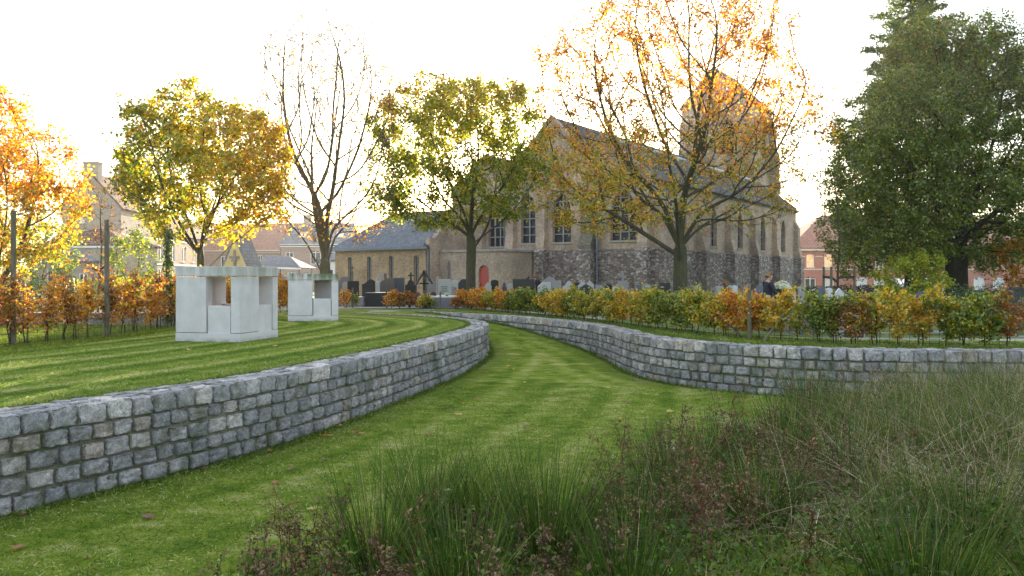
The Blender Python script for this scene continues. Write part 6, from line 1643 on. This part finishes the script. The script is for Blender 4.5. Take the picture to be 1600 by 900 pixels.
# dead stalked weeds
def weed(x, y, h, seed, label, red=.5, group='dead stalked weeds of the unmown strip', green=.15):
    g = np.random.default_rng(seed); z = g1(x, y); root = thing('stalked_weed', label, 'weed', (x, y, z), group=group)
    polys = []; A = []; hl = []
    for s in range(g.integers(1, 4)):
        b = np.array([x, y, z - .02]) + np.array([*g.normal(size=2) * .03, 0]); l = h * g.uniform(.7, 1.05); az = g.uniform(0, 6.28); ln = g.uniform(.08, .40)
        e = b + np.array([cos(az) * ln * l, sin(az) * ln * l, l]); P = bez(b, (b + e) / 2 + g.normal(size=3) * .05 * l, e, 9, g, .06); polys.append((P, np.linspace(.0052, .002, 9)))
        for j in range(g.integers(5, 10)):
            t = g.uniform(.3, .97); i0 = int(t * 8); p = P[i0]; d = unit(g.normal(size=3) * [1, 1, .5] + np.array([0, 0, .55])); l2 = l * (1 - t * .7) * g.uniform(.2, .5)
            e2 = p + d * l2; Q = bez(p, (p + e2) / 2 + np.array([0, 0, .04]), e2, 5, g, .06); polys.append((Q, np.linspace(.0026, .0013, 5)))
            for m in range(g.integers(4, 10)): A.append(Q[g.integers(1, 5)] + g.normal(size=3) * .012); hl.append(.75)
            # drooping seed head, a little hook
            for m in range(10):
                q = m / 10; A.append(e2 + np.array([cos(az + j) * .05 * sin(q * 2.6), sin(az + j) * .05 * sin(q * 2.6), .03 * sin(q * 3.1) - .035 * q * q * 2]) + g.normal(size=3) * .006); hl.append(.36)
        for m in range(14): A.append(P[g.integers(1, 9)] + g.normal(size=3) * .02); hl.append(1.0)
    v, f = tubes(polys, 4)
    rc = np.array((.20, .055, .035)) * red + np.array((.12, .085, .05)) * (1 - red)
    fast_mesh('stalks', v, f, M['dry'], root, col=np.tile(rc * g.uniform(.7, 1.2), (len(v), 1)))
    A = np.array(A); hl = np.array(hl); V, Fq = leaves(A, hl * .042, g, aspect=.42, fold=.6)
    fast_mesh('dry_leaves', V, Fq, M['dry'], root, col=np.repeat(blend(g, len(A), ((.20, .125, .07), 1.0), ((.32, .22, .12), .9), ((.11, .07, .045), .6), ((.10, .13, .025), green), ((.32, .27, .17), .18)), 4, 0))
g0 = np.random.default_rng(5); k = 0; spots = []
while len(spots) < 72:
    yy = g0.uniform(4.0, 12.6); xx = weed_x(yy) + abs(g0.normal()) * 2.0 + g0.uniform(-.05, .35)
    if xx > .66 * yy + .3 or xx < -.66 * yy: continue
    if yR(xx) - .35 < yy: continue
    spots.append((xx, yy))
while len(spots) < 98:
    yy = g0.uniform(4.5, 6.6); xx = g0.uniform(-2.6, .4)
    if xx > weed_x(yy) - .05 and xx > -.62 * yy: spots.append((xx, yy))
while len(spots) < 142:
    yy = g0.uniform(5.0, 9.0); xx = weed_x(yy) + g0.uniform(.2, 2.6)
    if .3 < xx < .64 * yy: spots.append((xx, yy))
for i, (xx, yy) in enumerate(spots):
    left = xx < weed_x(yy) + .8
    weed(xx, yy, (.50 if yy < 6.6 and xx < .5 else .66) * g0.uniform(.75, 1.25), 800 + i, 'dead brown stalked weed with curled leaves in the unmown strip', red=.6 if i % 4 == 0 else .15)
for i, (xx, yy, h, lb) in enumerate(((-.68, 4.75, .75, 'red stemmed branching weed at the bottom left of the rushes'), (1.35, 5.6, .85, 'red stemmed weed in the middle right foreground'), (1.95, 5.3, .8, 'red stemmed weed leaning over the bottom right undergrowth'), (2.35, 8.8, .95, 'tall dark rusty dock spike at the lawn border'), (1.75, 6.1, .8, 'rusty branching weed right of the middle rushes'),
                                 (4.9, 11.6, 1.0, 'tall rusty weed before the winding wall, left one'), (5.7, 12.0, 1.05, 'tall rusty weed before the winding wall, middle one'), (6.4, 12.0, 1.0, 'tall rusty weed before the winding wall, right one'))):
    weed(xx, yy, h, 950 + i, lb, red=.95, green=.05)
# pale arching dead stalks at the right
def pale_tuft(x, y, n, L, seed, label):
    g = np.random.default_rng(seed); z = g1(x, y); az = g.uniform(0, 6.28, n); base = np.stack([x + g.normal(size=n) * .06, y + g.normal(size=n) * .06, np.full(n, z)], 1)
    d = unit(np.stack([np.cos(az) * .5, np.sin(az) * .5, np.ones(n)], 1) + g.normal(size=(n, 3)) * .15); b = np.stack([np.cos(az) * .6, np.sin(az) * .6, -g.uniform(.3, .85, n)], 1)
    V, Fq, m = blades(base, d, L * g.uniform(.5, 1.15, n), g.uniform(.004, .008, n), b, g, 8)
    tag(fast_mesh('dry_grass_tuft', V, Fq, M['dry'], None, loc=(x, y, z), col=np.repeat(blend(g, n, ((.55, .48, .36), 1.0), ((.42, .34, .22), .8), ((.62, .57, .46), .4)), m, 0)), label, 'dry grass', 'pale arching dry tufts')
for i, a in enumerate(((3.2, 6.4, 60, .9, 'pale arching dry tuft left of the others in the right weeds'), (3.9, 7.0, 90, 1.05, 'largest pale arching dry tuft in the right weeds'), (4.4, 6.2, 80, 1.0, 'pale arching dry tuft at the right edge'), (5.6, 9.6, 90, .95, 'pale dry tuft below the right end of the wall'), (6.8, 11.2, 90, 1.0, 'pale dry tuft close to the right end of the wall'),
                        (3.0, 10.6, 50, .7, 'pale dry tuft at the lawn corner below the wall'), (3.9, 5.0, 60, .8, 'pale dry tuft in the lower right corner'), (7.3, 12.2, 80, .95, 'pale dry tuft against the wall at the right edge'), (1.9, 9.2, 40, .5, 'short pale tuft at the lawn border'))):
    pale_tuft(*a[:4], 880 + i, a[4])
# fallen leaves
g = np.random.default_rng(31); k = 0
fl = [at(318, 733, 8.6), at(365, 718, 9.2), at(423, 710, 9.5), at(530, 676, 11), at(35, 805, 6.9), at(28, 855, 6.0), at(610, 712, 9.6), at(725, 625, 13.0), at(790, 547, 21), at(805, 556, 20), at(795, 568, 19), at(812, 572, 19), at(700, 640, 12.3), at(855, 680, 10.2), at(886, 718, 8.8), at(900, 640, 12), at(1010, 610, 14), at(565, 690, 10.5), at(820, 600, 15.5), at(430, 745, 8.0), at(760, 590, 17), at(230, 800, 6.8),
      at(487, 500, 24), at(575, 540, 16), at(600, 520, 19), at(350, 560, 13), at(295, 557, 13.2), at(520, 585, 11), at(430, 548, 14), at(650, 510, 20)]
for _ in range(120):
    yy = g.uniform(6.5, 24); xx = g.uniform(-6, 4)
    if is_low(np.array(xx), np.array(yy)) and xx < weed_x(yy) and xx > xL(yy) + .3: fl.append(np.array([xx, yy, 0]))
for p in fl:
    ang = g.uniform(0, 6.28); s = g.uniform(.04, .068); zz = g1(p[0], p[1]) + .016
    pts = [(-1, 0, .1), (-.5, .5, .25), (.2, .62, .35), (.75, .3, .2), (1.05, 0, .3), (.75, -.35, .1), (.2, -.6, .2), (-.5, -.5, .35), (0, 0, 0)]
    V = np.array([(s * (a * cos(ang) - b * sin(ang)), s * (a * sin(ang) + b * cos(ang)), s * c * g.uniform(.5, 1.6)) for a, b, c in pts])
    me = bpy.data.meshes.new('fallen_leaf'); me.from_pydata([tuple(v) for v in V], [], [(i, (i + 1) % 8, 8) for i in range(8)])
    a_ = me.attributes.new('col', 'FLOAT_COLOR', 'POINT'); c = np.array([(.42, .17, .06), (.50, .30, .09), (.58, .45, .18), (.28, .13, .07)])[g.integers(0, 4)]
    a_.data.foreach_set('color', np.tile([*c, 1], 9).astype(float))
    tag(link_mesh('fallen_leaf', me, M['leaf'], None, (p[0], p[1], zz)), 'dry fallen leaf lying on the mown grass', 'fallen leaf', 'fallen leaves on the lawns')


# ------------------------------------------------------------------ autumn haze
hm = bpy.data.materials.new('haze'); hm.use_nodes = True; hn_ = hm.node_tree
for n in list(hn_.nodes): hn_.nodes.remove(n)
pv = N(hn_, 'ShaderNodeVolumePrincipled', {'Color': (0.96, 0.95, 0.92, 1), 'Density': 0.0003, 'Anisotropy': 0.6})
N(hn_, 'ShaderNodeOutputMaterial', {'Volume': pv.outputs[0]})
tag(MB().box((0, 61, 14.0), (240, 150, 32)).build('haze', hm, None, loc=(0, 61, -2), uv=False), kind='stuff')

# ------------------------------------------------------------------ light, sky, camera
SUN_EL, SUN_AZ = 7.5, 0.8          # degrees; azimuth measured from +Y towards +X
w = bpy.data.worlds.new('World'); SC.world = w; w.use_nodes = True
nt = w.node_tree; bg = nt.nodes['Background']
sky = nt.nodes.new('ShaderNodeTexSky'); sky.sky_type = 'NISHITA'; sky.sun_disc = False
sky.sun_elevation = radians(SUN_EL); sky.sun_rotation = radians(SUN_AZ); sky.air_density = 1.0; sky.dust_density = 2.0; sky.ozone_density = 2.0
nt.links.new(sky.outputs[0], bg.inputs[0]); bg.inputs[1].default_value = 0.06
# a thin even veil of high cloud in front of the blue
gen = coords(nt)['Generated']; cl = noise(nt, N(nt, 'ShaderNodeMapping', {'Vector': gen, 'Scale': (1.2, 1.2, 3.5)}).outputs[0], 1.6, 5, 0.55)
veil = N(nt, 'ShaderNodeBackground', {'Color': ramp(nt, cl, [(0.35, (0.86, 0.94, 1.0)), (0.65, (0.98, 0.99, 1.0))]), 'Strength': 0.152})
add = N(nt, 'ShaderNodeAddShader', {0: bg.outputs[0], 1: veil.outputs[0]}); nt.links.new(add.outputs[0], nt.nodes['World Output'].inputs[0])
l = bpy.data.lights.new('sun', 'SUN'); l.energy = 4.0; l.angle = radians(0.53); l.color = (1.0, 0.86, 0.66)
so = bpy.data.objects.new('sun', l); COL.objects.link(so)
from mathutils import Vector
dv = Vector((sin(radians(SUN_AZ)) * cos(radians(SUN_EL)), cos(radians(SUN_AZ)) * cos(radians(SUN_EL)), sin(radians(SUN_EL))))
so.rotation_euler = dv.to_track_quat('Z', 'Y').to_euler(); so.location = (0, 20, 60)
cam = bpy.data.cameras.new('camera'); co_ = bpy.data.objects.new('camera', cam); COL.objects.link(co_)
co_.location = (0, 0, EYE); co_.rotation_euler = (radians(90), 0, 0); cam.sensor_width = 36; cam.lens = 36 * F / 1600; cam.shift_y = -(450 - HZ) / 1600.0
cam.clip_start = .1; cam.clip_end = 5000
SC.camera = co_
vs = SC.view_settings; SC.display_settings.display_device = 'sRGB'; vs.view_transform = 'Standard'; vs.look = 'None'; vs.exposure = 2.6; vs.gamma = 1; vs.use_curve_mapping = False
SC.cycles.use_denoising = True
SC.cycles.max_bounces = 6; SC.cycles.transparent_max_bounces = 4; SC.cycles.sample_clamp_indirect = 6
